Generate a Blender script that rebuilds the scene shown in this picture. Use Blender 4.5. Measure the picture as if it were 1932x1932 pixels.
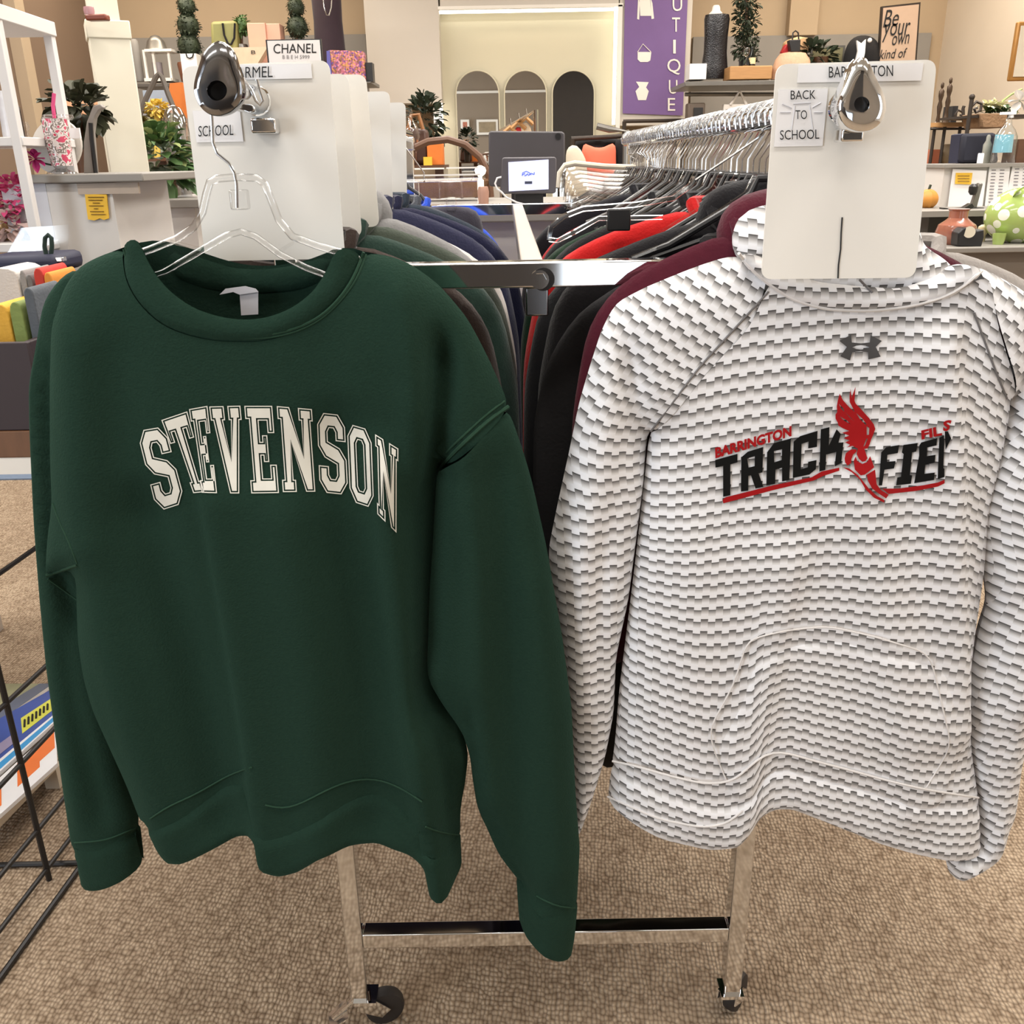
import bpy, bmesh, math, random
import numpy as np
from mathutils import Vector, Matrix, geometry

for _o in list(bpy.data.objects):
    bpy.data.objects.remove(_o)
SC = bpy.context.scene
COL = SC.collection
random.seed(7)
rng = np.random.RandomState(5)

# ------------------------------------------------------------------ camera
FPX = 1750.0
CH = 1.23
_t = math.radians(20.83); _r = math.radians(1.0)
CF = np.array([0, math.cos(_t), -math.sin(_t)])
_u0 = np.array([0, math.sin(_t), math.cos(_t)]); _r0 = np.array([1.0, 0, 0])
CR = _r0 * math.cos(_r) - _u0 * math.sin(_r)
CU = _r0 * math.sin(_r) + _u0 * math.cos(_r)
cam = bpy.data.cameras.new('camera'); camo = bpy.data.objects.new('camera', cam); COL.objects.link(camo)
cam.sensor_width = 36; cam.lens = FPX / 1932 * 36; cam.clip_start = 0.05; cam.clip_end = 60
camo.matrix_world = Matrix(((CR[0], CU[0], -CF[0], 0), (CR[1], CU[1], -CF[1], 0), (CR[2], CU[2], -CF[2], CH), (0, 0, 0, 1)))
SC.camera = camo

# ------------------------------------------------------------------ world, lights, exposure
SC.view_settings.view_transform = 'Standard'; SC.view_settings.look = 'None'
SC.view_settings.gamma = 1; SC.view_settings.use_curve_mapping = False
SC.view_settings.exposure = 0.05
SC.cycles.max_bounces = 8; SC.cycles.diffuse_bounces = 3; SC.cycles.glossy_bounces = 4
SC.cycles.transmission_bounces = 6; SC.cycles.transparent_max_bounces = 24
SC.cycles.use_denoising = True
SC.cycles.caustics_reflective = False; SC.cycles.caustics_refractive = False
SC.cycles.sample_clamp_indirect = 6
wd = bpy.data.worlds.new('world'); SC.world = wd; wd.use_nodes = True
wd.node_tree.nodes['Background'].inputs[0].default_value = (0.80, 0.86, 1.0, 1)
wd.node_tree.nodes['Background'].inputs[1].default_value = 0.9


def area(name, loc, size, sizey, power, col, rot=(0, 0, 0)):
    l = bpy.data.lights.new(name, 'AREA'); l.shape = 'RECTANGLE'; l.size = size; l.size_y = sizey
    l.energy = power; l.color = col
    o = bpy.data.objects.new(name, l); o.location = loc; o.rotation_euler = rot; COL.objects.link(o)
    return o


WARM = (1.0, 0.955, 0.895); COOL = (0.80, 0.90, 1.0)
for _x in (-2.0, 0.0, 2.0):
    area('ceiling_light', (_x, -1.3, 2.95), 1.3, 0.32, 10, WARM)
    area('ceiling_light', (_x, 0.35, 2.93), 1.3, 0.32, 21, WARM)
    area('ceiling_light', (_x * 1.1, 1.75, 2.95), 1.3, 0.32, 22, WARM)
    area('ceiling_light', (_x, 2.9, 2.93), 1.3, 0.32, 46, WARM)
    area('ceiling_light', (_x, 5.2, 2.93), 1.3, 0.32, 46, WARM)
for _x in (-2.2, 2.4):
    area('ceiling_spot_bank', (_x, 6.6, 2.9), 1.6, 0.2, 30, (1.0, 0.86, 0.68), (math.radians(22), 0, 0))
# daylight coming in at the side windows behind the camera
area('window_daylight', (-2.95, -1.5, 1.35), 1.7, 2.0, 84, COOL, (math.radians(90), 0, math.radians(-90)))
area('window_daylight', (3.35, -1.6, 1.35), 1.7, 2.0, 20, COOL, (math.radians(90), 0, math.radians(90)))
area('window_daylight', (.68, -2.96, .68), .8, .6, 2.6, COOL, (math.radians(90), 0, 0))

# ------------------------------------------------------------------ helpers


def at(px, py, Y):
    d = CF + CR * ((px - 966) / FPX) + CU * ((966 - py) / FPX)
    return np.array([0, 0, CH]) + d * (Y / d[1])


def atz(px, py, z):
    d = CF + CR * ((px - 966) / FPX) + CU * ((966 - py) / FPX)
    return np.array([0, 0, CH]) + d * ((z - CH) / d[2])


def proj(P):
    q = np.asarray(P, float) - np.array([0, 0, CH]); z = q @ CF
    return 966 + FPX * (q @ CR) / z, 966 - FPX * (q @ CU) / z


def lin(h):
    if not isinstance(h, str):
        return h
    o = []
    for i in (0, 2, 4):
        c = int(h[i:i + 2], 16) / 255
        o.append(c / 12.92 if c <= 0.04045 else ((c + 0.055) / 1.055) ** 2.4)
    return tuple(o)


_M = {}


def mat(name, col, rough=0.55, metal=0.0, var=0.10, scale=30.0, bump=0.0, bscale=None, sheen=0.0, coat=0.0, emit=0.0, spec=0.5, stretch=None):
    if name in _M:
        return _M[name]
    m = bpy.data.materials.new(name); m.use_nodes = True
    nt = m.node_tree; N = nt.nodes; L = nt.links
    b = N['Principled BSDF']; c = lin(col)
    tc = N.new('ShaderNodeTexCoord'); src = tc.outputs['Object']
    if stretch:
        mp = N.new('ShaderNodeMapping'); mp.inputs['Scale'].default_value = stretch
        L.new(src, mp.inputs[0]); src = mp.outputs[0]
    nz = N.new('ShaderNodeTexNoise'); nz.inputs['Scale'].default_value = scale; nz.inputs['Detail'].default_value = 3
    L.new(src, nz.inputs['Vector'])
    mx = N.new('ShaderNodeMix'); mx.data_type = 'RGBA'
    mx.inputs[6].default_value = (*[x * (1 - var) for x in c], 1)
    mx.inputs[7].default_value = (*[min(1, x * (1 + var)) for x in c], 1)
    L.new(nz.outputs[0], mx.inputs[0]); L.new(mx.outputs[2], b.inputs['Base Color'])
    b.inputs['Roughness'].default_value = rough; b.inputs['Metallic'].default_value = metal
    b.inputs['Specular IOR Level'].default_value = spec
    if sheen:
        b.inputs['Sheen Weight'].default_value = sheen; b.inputs['Sheen Roughness'].default_value = 0.5
    if coat:
        b.inputs['Coat Weight'].default_value = coat; b.inputs['Coat Roughness'].default_value = 0.06
    if emit:
        L.new(mx.outputs[2], b.inputs['Emission Color']); b.inputs['Emission Strength'].default_value = emit
    if bump:
        n2 = N.new('ShaderNodeTexNoise'); n2.inputs['Scale'].default_value = bscale or scale * 4; n2.inputs['Detail'].default_value = 2
        L.new(src, n2.inputs['Vector'])
        bp = N.new('ShaderNodeBump'); bp.inputs['Strength'].default_value = bump; bp.inputs['Distance'].default_value = 0.004
        L.new(n2.outputs[0], bp.inputs['Height']); L.new(bp.outputs[0], b.inputs['Normal'])
    _M[name] = m
    return m


def clearmat(name, tint=(1, 1, 1), base=0.05, edge=0.85, power=2.2):
    """thin clear plastic: see-through face on, shiny towards grazing angles"""
    if name in _M:
        return _M[name]
    m = bpy.data.materials.new(name); m.use_nodes = True
    nt = m.node_tree; N = nt.nodes; L = nt.links
    N.remove(N['Principled BSDF']); out = N['Material Output']
    tr = N.new('ShaderNodeBsdfTransparent'); tr.inputs[0].default_value = (*tint, 1)
    gl = N.new('ShaderNodeBsdfGlossy'); gl.inputs['Roughness'].default_value = 0.06
    nz = N.new('ShaderNodeTexNoise'); nz.inputs['Scale'].default_value = 25
    tc = N.new('ShaderNodeTexCoord'); L.new(tc.outputs['Object'], nz.inputs['Vector'])
    mr = N.new('ShaderNodeMapRange'); mr.inputs[3].default_value = 0.04; mr.inputs[4].default_value = 0.11
    L.new(nz.outputs[0], mr.inputs[0]); L.new(mr.outputs[0], gl.inputs['Roughness'])
    lw = N.new('ShaderNodeLayerWeight'); lw.inputs[0].default_value = 0.5
    pw = N.new('ShaderNodeMath'); pw.operation = 'POWER'; pw.inputs[1].default_value = power
    L.new(lw.outputs['Facing'], pw.inputs[0])
    ma = N.new('ShaderNodeMath'); ma.operation = 'MULTIPLY_ADD'; ma.inputs[1].default_value = edge; ma.inputs[2].default_value = base
    ma.use_clamp = True
    L.new(pw.outputs[0], ma.inputs[0])
    mx = N.new('ShaderNodeMixShader'); L.new(ma.outputs[0], mx.inputs[0]); L.new(tr.outputs[0], mx.inputs[1]); L.new(gl.outputs[0], mx.inputs[2])
    L.new(mx.outputs[0], out.inputs[0])
    _M[name] = m
    return m


class MB:
    def __init__(s):
        s.v = []; s.f = []

    def add(s, V, F):
        n = len(s.v); s.v += [tuple(map(float, p)) for p in V]; s.f += [tuple(int(i) + n for i in f) for f in F]
        return s

    def box(s, c, d, rz=0.0, rx=0.0, ry=0.0):
        M = Matrix.Rotation(rz, 3, 'Z') @ Matrix.Rotation(ry, 3, 'Y') @ Matrix.Rotation(rx, 3, 'X')
        V = [Vector(c) + M @ Vector((sx * d[0] / 2, sy * d[1] / 2, sz * d[2] / 2)) for sx in (-1, 1) for sy in (-1, 1) for sz in (-1, 1)]
        return s.add(V, [(0, 1, 3, 2), (4, 6, 7, 5), (0, 4, 5, 1), (2, 3, 7, 6), (0, 2, 6, 4), (1, 5, 7, 3)])

    def bb(s, x0, x1, y0, y1, z0, z1):
        return s.box(((x0 + x1) / 2, (y0 + y1) / 2, (z0 + z1) / 2), (abs(x1 - x0), abs(y1 - y0), abs(z1 - z0)))

    def px(s, x0, y0, x1, y1, Y, dep):
        """box whose front face covers a picture rectangle at depth Y, going back by dep"""
        a = at((x0 + x1) / 2, y0, Y); b = at((x0 + x1) / 2, y1, Y); c = at(x0, (y0 + y1) / 2, Y); d = at(x1, (y0 + y1) / 2, Y)
        return s.bb(c[0], d[0], Y, Y + dep, b[2], a[2])

    def tube(s, path, r, n=8, caps=True, closed=False):
        P = [Vector(p) for p in path]; k = len(P)
        R = r if isinstance(r, (list, tuple)) else [r] * k
        T = []
        for i in range(k):
            a = P[(i - 1) % k] if (closed or i > 0) else P[0]
            b = P[(i + 1) % k] if (closed or i < k - 1) else P[-1]
            t = b - a
            T.append(t.normalized() if t.length > 1e-9 else Vector((0, 0, 1)))
        up = Vector((0, 0, 1)) if abs(T[0].z) < 0.9 else Vector((1, 0, 0))
        u = T[0].cross(up).normalized(); V = []
        for i in range(k):
            u = (u - T[i] * u.dot(T[i]))
            u = u.normalized() if u.length > 1e-6 else T[i].orthogonal().normalized()
            w = T[i].cross(u)
            for j in range(n):
                a = 2 * math.pi * j / n
                V.append(P[i] + (u * math.cos(a) + w * math.sin(a)) * R[i])
        F = []
        for i in range(k if closed else k - 1):
            i2 = (i + 1) % k
            for j in range(n):
                j2 = (j + 1) % n
                F.append((i * n + j, i * n + j2, i2 * n + j2, i2 * n + j))
        if caps and not closed:
            F.append(tuple(reversed(range(n)))); F.append(tuple((k - 1) * n + j for j in range(n)))
        return s.add(V, F)

    def lathe(s, prof, c, n=24, sx=1.0, sy=1.0):
        V = []; F = []; k = len(prof)
        for (r, z) in prof:
            for j in range(n):
                a = 2 * math.pi * j / n
                V.append((c[0] + r * math.cos(a) * sx, c[1] + r * math.sin(a) * sy, c[2] + z))
        for i in range(k - 1):
            for j in range(n):
                j2 = (j + 1) % n
                F.append((i * n + j, i * n + j2, (i + 1) * n + j2, (i + 1) * n + j))
        if prof[0][0] > 1e-5: F.append(tuple(reversed(range(n))))
        if prof[-1][0] > 1e-5: F.append(tuple((k - 1) * n + j for j in range(n)))
        return s.add(V, F)

    def ball(s, c, r, n=14, sx=1, sy=1, sz=1, jit=0.0):
        prof = [(max(1e-6, r * math.sin(math.pi * i / n)), -r * math.cos(math.pi * i / n) * sz) for i in range(n + 1)]
        m = len(s.v); s.lathe(prof, c, n * 2, sx, sy)
        if jit:
            for i in range(m, len(s.v)):
                q = np.array(s.v[i]) - c
                s.v[i] = tuple(np.array(c) + q * (1 + random.uniform(-jit, jit)))
        return s

    def prism(s, pts, off, hole=None):
        """closed outline of 3D points pushed back by vector off"""
        loops = [[Vector(p) for p in pts]] + ([[Vector(p) for p in hole]] if hole else [])
        flat = [p for l in loops for p in l]
        tri = geometry.tessellate_polygon(loops)
        o = Vector(off); n = len(flat)
        F = [tuple(t) for t in tri] + [tuple(i + n for i in reversed(t)) for t in tri]
        b = 0
        for l in loops:
            k = len(l)
            for i in range(k):
                j = (i + 1) % k
                F.append((b + i, b + j, b + j + n, b + i + n))
            b += k
        return s.add(flat + [p + o for p in flat], F)

    def poly(s, pts):
        L = [[Vector(p) for p in pts]]
        return s.add(L[0], geometry.tessellate_polygon(L))

    def leaf(s, base, d, ln, wd, droop=0.3, nrm=None):
        d = Vector(d).normalized(); side = d.cross(Vector((0, 0, 1)))
        side = side.normalized() if side.length > 1e-3 else Vector((1, 0, 0))
        if nrm is not None: side = (side + Vector(nrm)).normalized()
        up = side.cross(d); b = Vector(base); V = [b]
        for t, w in ((.3, .8), (.6, 1.0), (.85, .6)):
            p = b + d * ln * t - Vector((0, 0, droop * ln * t * t))
            V += [p - side * wd / 2 * w + up * wd * .12, p - up * wd * .05, p + side * wd / 2 * w + up * wd * .12]
        V.append(b + d * ln - Vector((0, 0, droop * ln)))
        F = [(0, 2, 1), (0, 3, 2), (1, 2, 5, 4), (2, 3, 6, 5), (4, 5, 8, 7), (5, 6, 9, 8), (7, 8, 10), (8, 9, 10)]
        return s.add(V, F)

    def build(s, name, m, parent=None, bevel=0.0, ang=38, smooth=True, weld=False, segs=2):
        me = bpy.data.meshes.new(name)
        V = np.array(s.v, float)
        if parent is None:
            lo = V.min(0); hi = V.max(0); o = np.array([(lo[0] + hi[0]) / 2, (lo[1] + hi[1]) / 2, lo[2]])
        else:
            o = np.zeros(3)
        me.from_pydata([tuple(p) for p in (V - o)], [], s.f)
        bm = bmesh.new(); bm.from_mesh(me)
        if weld: bmesh.ops.remove_doubles(bm, verts=bm.verts, dist=1e-5)
        bmesh.ops.recalc_face_normals(bm, faces=bm.faces)
        bm.to_mesh(me); bm.free()
        if m: me.materials.append(m)
        if smooth:
            me.polygons.foreach_set('use_smooth', [True] * len(me.polygons)); me.set_sharp_from_angle(angle=math.radians(ang))
        ob = bpy.data.objects.new(name, me); COL.objects.link(ob)
        if parent is not None: adopt(ob, parent)
        else: ob.location = o
        if bevel:
            md = ob.modifiers.new('bevel', 'BEVEL'); md.width = bevel; md.segments = segs; md.limit_method = 'ANGLE'; md.angle_limit = math.radians(40)
        return ob


def wloc(o):
    v = Vector((0, 0, 0))
    while o is not None:
        v += o.location; o = o.parent
    return v


def adopt(ob, parent):
    ob.parent = parent
    r = parent
    while r.parent is not None: r = r.parent
    ob.matrix_parent_inverse = Matrix.Translation(-Vector(r.location)) if parent is r else Matrix.Identity(4)


def tag(o, label, cat, group=None):
    o['label'] = label; o['category'] = cat
    if group: o['group'] = group
    return o


def thing(name, label, cat, loc, group=None):
    o = bpy.data.objects.new(name, None); o.empty_display_size = 0.03; o.location = loc; COL.objects.link(o)
    return tag(o, label, cat, group)


def struct(mb, name, m, bevel=0.0):
    o = mb.build(name, m, None, bevel); o['kind'] = 'structure'
    return o


def dup(root, delta, label=None, rz=0.0, sc=1.0):
    r = root.copy(); COL.objects.link(r); r.location = Vector(root.location) + Vector(delta); r.rotation_euler = (0, 0, rz); r.scale = (sc, sc, sc)
    if label: r['label'] = label
    for ch in list(root.children):
        c = ch.copy(); COL.objects.link(c); c.parent = r
        for g in list(ch.children):
            d = g.copy(); COL.objects.link(d); d.parent = c
    return r


_T = {}


def text2d(s, shear=0.0, bold=0.0):
    k = (s, shear, bold)
    if k not in _T:
        cu = bpy.data.curves.new('t', 'FONT'); cu.body = s; cu.shear = shear; cu.size = 1; cu.offset = bold; cu.resolution_u = 3
        ob = bpy.data.objects.new('t', cu); COL.objects.link(ob)
        dg = bpy.context.evaluated_depsgraph_get(); dg.update()
        me = bpy.data.meshes.new_from_object(ob.evaluated_get(dg))
        V = np.array([v.co[:2] for v in me.vertices]); F = [tuple(p.vertices) for p in me.polygons]
        bpy.data.objects.remove(ob); bpy.data.meshes.remove(me); bpy.data.curves.remove(cu)
        lo = V.min(0); hi = V.max(0); _T[k] = ((V - lo) / (hi - lo), F)
    return _T[k]


def textpx(mb, s, x0, y0, x1, y1, Y, off=0.0012, shear=0.0, tilt=0.0):
    """text filling a picture rectangle at depth Y; tilt lifts its right end in pixels"""
    V, F = text2d(s, shear)
    P = [at(x0 + a * (x1 - x0), y1 - b * (y1 - y0) - a * tilt, Y) + np.array([0, -off, 0]) for a, b in V]
    return mb.add(P, F)

# ------------------------------------------------------------------ materials
def carpetmat():
    m = bpy.data.materials.new('loop_carpet'); m.use_nodes = True
    nt = m.node_tree; N = nt.nodes; L = nt.links; b = N['Principled BSDF']
    tc = N.new('ShaderNodeTexCoord'); mp = N.new('ShaderNodeMapping'); mp.inputs['Scale'].default_value = (1.0, 0.72, 1)
    mp.inputs['Rotation'].default_value = (0, 0, 0.12)
    L.new(tc.outputs['Object'], mp.inputs[0])
    nd = N.new('ShaderNodeTexNoise'); nd.inputs['Scale'].default_value = 22; L.new(mp.outputs[0], nd.inputs['Vector'])
    ad = N.new('ShaderNodeMix'); ad.data_type = 'VECTOR'; ad.inputs[0].default_value = 0.012
    L.new(mp.outputs[0], ad.inputs[4]); L.new(nd.outputs['Color'], ad.inputs[5])
    vo = N.new('ShaderNodeTexVoronoi'); vo.inputs['Scale'].default_value = 150; vo.inputs['Randomness'].default_value = 0.42
    L.new(ad.outputs[1], vo.inputs['Vector'])
    n2 = N.new('ShaderNodeTexNoise'); n2.inputs['Scale'].default_value = 3.5; n2.inputs['Detail'].default_value = 5; L.new(tc.outputs['Object'], n2.inputs['Vector'])
    r1 = N.new('ShaderNodeValToRGB'); e = r1.color_ramp.elements
    e[0].color = (*lin('bda78f'), 1); e[1].color = (*lin('d8c3a8'), 1)
    L.new(n2.outputs[0], r1.inputs[0])
    mx = N.new('ShaderNodeMix'); mx.data_type = 'RGBA'; mx.blend_type = 'MULTIPLY'; mx.inputs[0].default_value = 0.85
    r2 = N.new('ShaderNodeValToRGB'); e = r2.color_ramp.elements
    e[0].position = 0.15; e[0].color = (1, 1, 1, 1); e[1].position = 0.8; e[1].color = (*lin('7a6c60'), 1)  # shade in the crevices between loops is put into the colour
    L.new(vo.outputs['Distance'], r2.inputs[0]); L.new(r1.outputs[0], mx.inputs[6]); L.new(r2.outputs[0], mx.inputs[7])
    L.new(mx.outputs[2], b.inputs['Base Color']); b.inputs['Roughness'].default_value = 0.95; b.inputs['Specular IOR Level'].default_value = 0.1
    mu = N.new('ShaderNodeMath'); mu.operation = 'MULTIPLY'; mu.inputs[1].default_value = -1; L.new(vo.outputs['Distance'], mu.inputs[0])
    bp = N.new('ShaderNodeBump'); bp.inputs['Strength'].default_value = 1.0; bp.inputs['Distance'].default_value = 0.006
    L.new(mu.outputs[0], bp.inputs['Height']); L.new(bp.outputs[0], b.inputs['Normal'])
    return m


CHROME = mat('polished_chrome', (0.82, 0.83, 0.84), 0.06, 1.0, 0.03, 12)
CHROMED = mat('dark_reflection_chrome', (0.30, 0.30, 0.31), 0.12, 1.0, 0.05, 12)  # chrome darkened in colour to stand for dim surroundings it reflects
WIRE = mat('steel_wire', (0.55, 0.55, 0.55), 0.25, 1.0, 0.05)
RUBBER = mat('dark_rubber', '2b2624', 0.6)
BLACKM = mat('black_wire', '1b1919', 0.45)
WHITEP = mat('white_divider_plastic', 'f0ece4', 0.45, 0, 0.02, 6)
PAPER = mat('white_paper', 'f4f2f2', 0.7, 0, 0.02, 20)
INK = mat('black_ink', '1a1a1c', 0.7, 0, 0.05)
CLEAR = clearmat('clear_plastic', base=0.05, edge=0.9, power=1.8)
CFLAT = clearmat('clear_plastic_web', base=0.015, edge=0.12)
CLEAR2 = clearmat('clear_plastic_thin', base=0.03, edge=0.6)
TAN = mat('tan_paint', 'b5a187', 0.8, 0, 0.04, 4)
BROWN = mat('brown_paint', '7b6756', 0.8, 0, 0.05, 4)
LIGHTW = mat('light_paint', 'd9cdbd', 0.8, 0, 0.03, 4)
WHITEW = mat('white_paint', 'cfc8be', 0.75, 0, 0.02, 4)
CREAM = mat('cream_paint', 'd6cfb6', 0.8, 0, 0.03, 3)
GREYP = mat('grey_panel', '8f8b86', 0.8, 0, 0.05, 6)
LED = mat('led_strip', (1.0, 0.96, 0.84), 0.5, 0, 0.02, emit=4.0)
MIRROR = mat('mirror_glass', (0.80, 0.80, 0.78), 0.01, 1.0, 0.01)
GREYTOP = mat('grey_laminate', '8c8780', 0.5, 0, 0.05, 8)
WHITELAM = mat('white_laminate', 'd6d1cb', 0.5, 0, 0.03, 8)
SAGEP = mat('muted_picture', '9a8a70', .7, 0, .4, 12)
WOOD = mat('light_wood', 'b98a58', 0.55, 0, 0.2, 12, stretch=(1, 1, 8))
DWOOD = mat('dark_wood', '5a3b26', 0.5, 0, 0.25, 12, stretch=(1, 1, 8))
BLACKP = mat('black_plastic', '1c1b1c', 0.4)
BLACKC = mat('black_cloth', '141214', 0.9, 0, 0.15, 60, bump=0.2)
LEAFD = mat('dark_leaf', '2f3a28', 0.6, 0, 0.35, 25)
LEAFG = mat('green_leaf', '4d6a3c', 0.55, 0, 0.4, 18)
LEAFL = mat('pale_leaf', '9aa66a', 0.55, 0, 0.35, 18)

# ------------------------------------------------------------------ the shell of the shop
BW = 8.0
struct(MB().bb(-3.1, 3.5, -3.1, BW + 0.1, -0.06, 0), 'floor', carpetmat())
struct(MB().bb(-3.1, 3.5, BW, BW + 0.1, 0, 3.0), 'wall_back', TAN)
struct(MB().bb(-3.1, -3.0, -3.1, BW, 0, 3.0), 'wall_left', BROWN)
struct(MB().bb(3.4, 3.5, -3.1, BW, 0, 3.0), 'wall_right', LIGHTW)
struct(MB().bb(-3.1, 3.5, -3.1, BW + 0.1, 3.0, 3.08), 'ceiling', mat('ceiling_paint', 'cfc6b8', 0.9, 0, 0.04, 3))
struct(MB().bb(-3.1, 3.5, -3.1, -3.0, 0, 3.0), 'wall_front', mat('greige_paint', '8f8171', 0.8, 0, 0.05, 4))
for i, (x, y) in enumerate(((-2.99, -1.5), (3.39, -1.6))):
    w = MB(); e_ = .02
    for k in (-1, 1):
        w.bb(x - e_, x + e_, y + k * .92 - .04, y + k * .92 + .04, .3, 2.42)
    for z in (.31, 1.35, 2.40): w.bb(x - e_, x + e_, y - .88, y + .88, z - .03, z + .03)
    struct(w, 'window_%d' % (i + 1), mat('window_frame', '4a4540', 0.5))
DARKP = mat('reflection_panel_dark', '2e2722', .5, 0, .2, 10)  # for unseen panels added to darken reflections in chrome and mirrors
struct(MB().bb(-2.6, .2, -3.0, -2.97, 0, 1.12), 'trim_10', DARKP)  # unseen, added so the left of the crossbar reflects dark
struct(MB().bb(-2.6, -1.2, -2.99, -2.96, 1.12, 2.0), 'trim_11', DARKP)  # unseen, added to darken what the left end plate reflects
w = MB(); w.bb(.22, 1.14, -2.99, -2.95, .32, .37); w.bb(.22, 1.14, -2.99, -2.95, .99, 1.04); w.bb(.22, .27, -2.99, -2.95, .37, .99); w.bb(1.09, 1.14, -2.99, -2.95, .37, .99); w.bb(.80, .83, -2.99, -2.95, .37, .99); struct(w, 'window_3', mat('window_frame', '4a4540', 0.5))
struct(MB().bb(.80, 1.78, -2.99, -2.96, 1.12, 2.98), 'trim_12', DARKP)  # unseen, added to darken the third arched mirror
for i, z in enumerate((2.35, 2.72)):
    struct(MB().bb(-3.0, 3.4, -3.0, -2.97, z, z + .04), 'trim_%d' % (i + 1), WHITEP)
# the hung white partition with its lit alcove
struct(MB().px(690, -60, 829, 195, 7.55, 0.25), 'wall_partition_left', WHITEW)
struct(MB().px(1168, -60, 1303, 236, 7.55, 0.25), 'wall_partition_right', WHITEW)
struct(MB().px(829, -60, 1168, 11, 7.55, 0.25), 'wall_partition_top', WHITEW)
struct(MB().px(820, -40, 1180, 560, 7.72, 0.06), 'wall_alcove', CREAM)
struct(MB().px(240, 68, 700, 400, 7.96, 0.03), 'trim_3', GREYP)
struct(MB().px(1300, 66, 1735, 420, 7.96, 0.03), 'trim_4', GREYP)
struct(MB().px(1492, -40, 1546, 66, 7.9, 0.1), 'trim_5', TAN)
w_ = MB(); p0 = at(1868, 20, 6.1)
w_.bb(3.37, 3.4, 3.2, 6.1, 0.6, p0[2] - .06); struct(w_, 'trim_6', mat('sage_paint', 'a7a48c', 0.8, 0, .04, 4))
w_ = MB(); w_.bb(3.3, 3.4, 3.2, 6.12, p0[2] - .07, p0[2] + .01); struct(w_, 'trim_7', WHITEP)
struct(MB().bb(-3.0, -2.975, 3.0, 5.1, 0, 2.95), 'trim_13', mat('dark_brown_panel', '4d3825', .7, 0, .1, 5))
# beige uprights on the brown wall at the far left
struct(MB().bb(-3.0, -2.93, 5.1, 5.25, 0, 2.9), 'trim_8', TAN)
struct(MB().bb(-3.0, -2.93, 6.3, 6.42, 0, 2.9), 'trim_9', TAN)

led = thing('light_strip', 'glowing white light strip framing the cream alcove with three arched mirrors', 'light', at(1000, 12, 7.54))
m = MB(); m.px(829, 17, 1168, 23, 7.62, .012); m.build('top_run', LED, led)
m = MB(); m.px(826, 8, 832, 250, 7.62, .012); m.build('side_run', LED, led)
m = MB(); m.px(1157, 12, 1163, 235, 7.62, .012); m.build('side_run', LED, led)
m = MB(); m.px(826, 9, 1176, 15, 7.53, .03); m.build('top_cover', WHITEP, led)
m = MB(); m.px(1164, 9, 1172, 250, 7.53, .03); m.build('side_cover', WHITEP, led)

for i, (x0, x1, pos) in enumerate(((862, 941, 'leftmost of the three'), (953, 1030, 'middle of the three'), (1043, 1120, 'nearest the purple banner'))):
    t = thing('arched_mirror', 'tall arched mirror on the cream alcove wall, ' + pos, 'mirror', at((x0 + x1) / 2, 420, 7.7), 'arched mirrors in the lit alcove')
    a = at(x0, 200, 7.69); b_ = at(x1, 200, 7.69); r = (b_[0] - a[0]) / 2; cx = (a[0] + b_[0]) / 2; zt = at((x0 + x1) / 2, 134, 7.69)[2]; zb = 0.55
    def arch(rr, y):
        P = [(cx - rr, y, zb)] + [(cx - rr * math.cos(k * math.pi / 20), y, zt - r + rr * math.sin(k * math.pi / 20)) for k in range(21)] + [(cx + rr, y, zb)]
        return P
    MB().prism(arch(r, 7.69), (0, .015, 0)).build('mirror_pane', MIRROR, t)
    MB().tube(arch(r + .004, 7.69), 0.005, 6, closed=True).build('edge_frame', CREAM, t)

for x0, y0, x1, y1, lab in ((869, 226, 886, 246, 'small orange-toned framed picture on the front wall, seen in the leftmost arch'), (899, 226, 940, 254, 'larger framed picture on the front wall, seen in the leftmost arch')):
    a = at(x0, y0, 18.38); b_ = at(x1, y1, 18.38); t = thing('picture', lab, 'picture', ((a[0] + b_[0]) / 2, -2.95, b_[2]))
    MB().bb(a[0], b_[0], -2.97, -2.94, b_[2], a[2]).build('frame', WHITEP, t, bevel=.004); MB().bb(a[0] + .04, b_[0] - .04, -2.95, -2.935, b_[2] + .04, a[2] - .04).build('canvas', mat('orange_picture', 'b8705a', .7, 0, .4, 8) if x0 < 880 else SAGEP, t)

# ------------------------------------------------------------------ the chrome rack in front
LY = 1.036
lxa = at(667, 1775, LY)[0]; lxb = at(1392, 1760, LY)[0]
rla = at(408, 172, .88); rlb = at(1625, 197, .88)
RBX, RBY = lxb, 2.45
rack = thing('garment_rack', 'two-armed chrome rack on casters holding the sweatshirts', 'clothes rack', ((lxa + lxb) / 2, LY, 0))
W = 0.0255


def leg(x, y, zt):
    return MB().bb(x - W / 2, x + W / 2, y - W / 2, y + W / 2, 0.056, zt)


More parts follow.
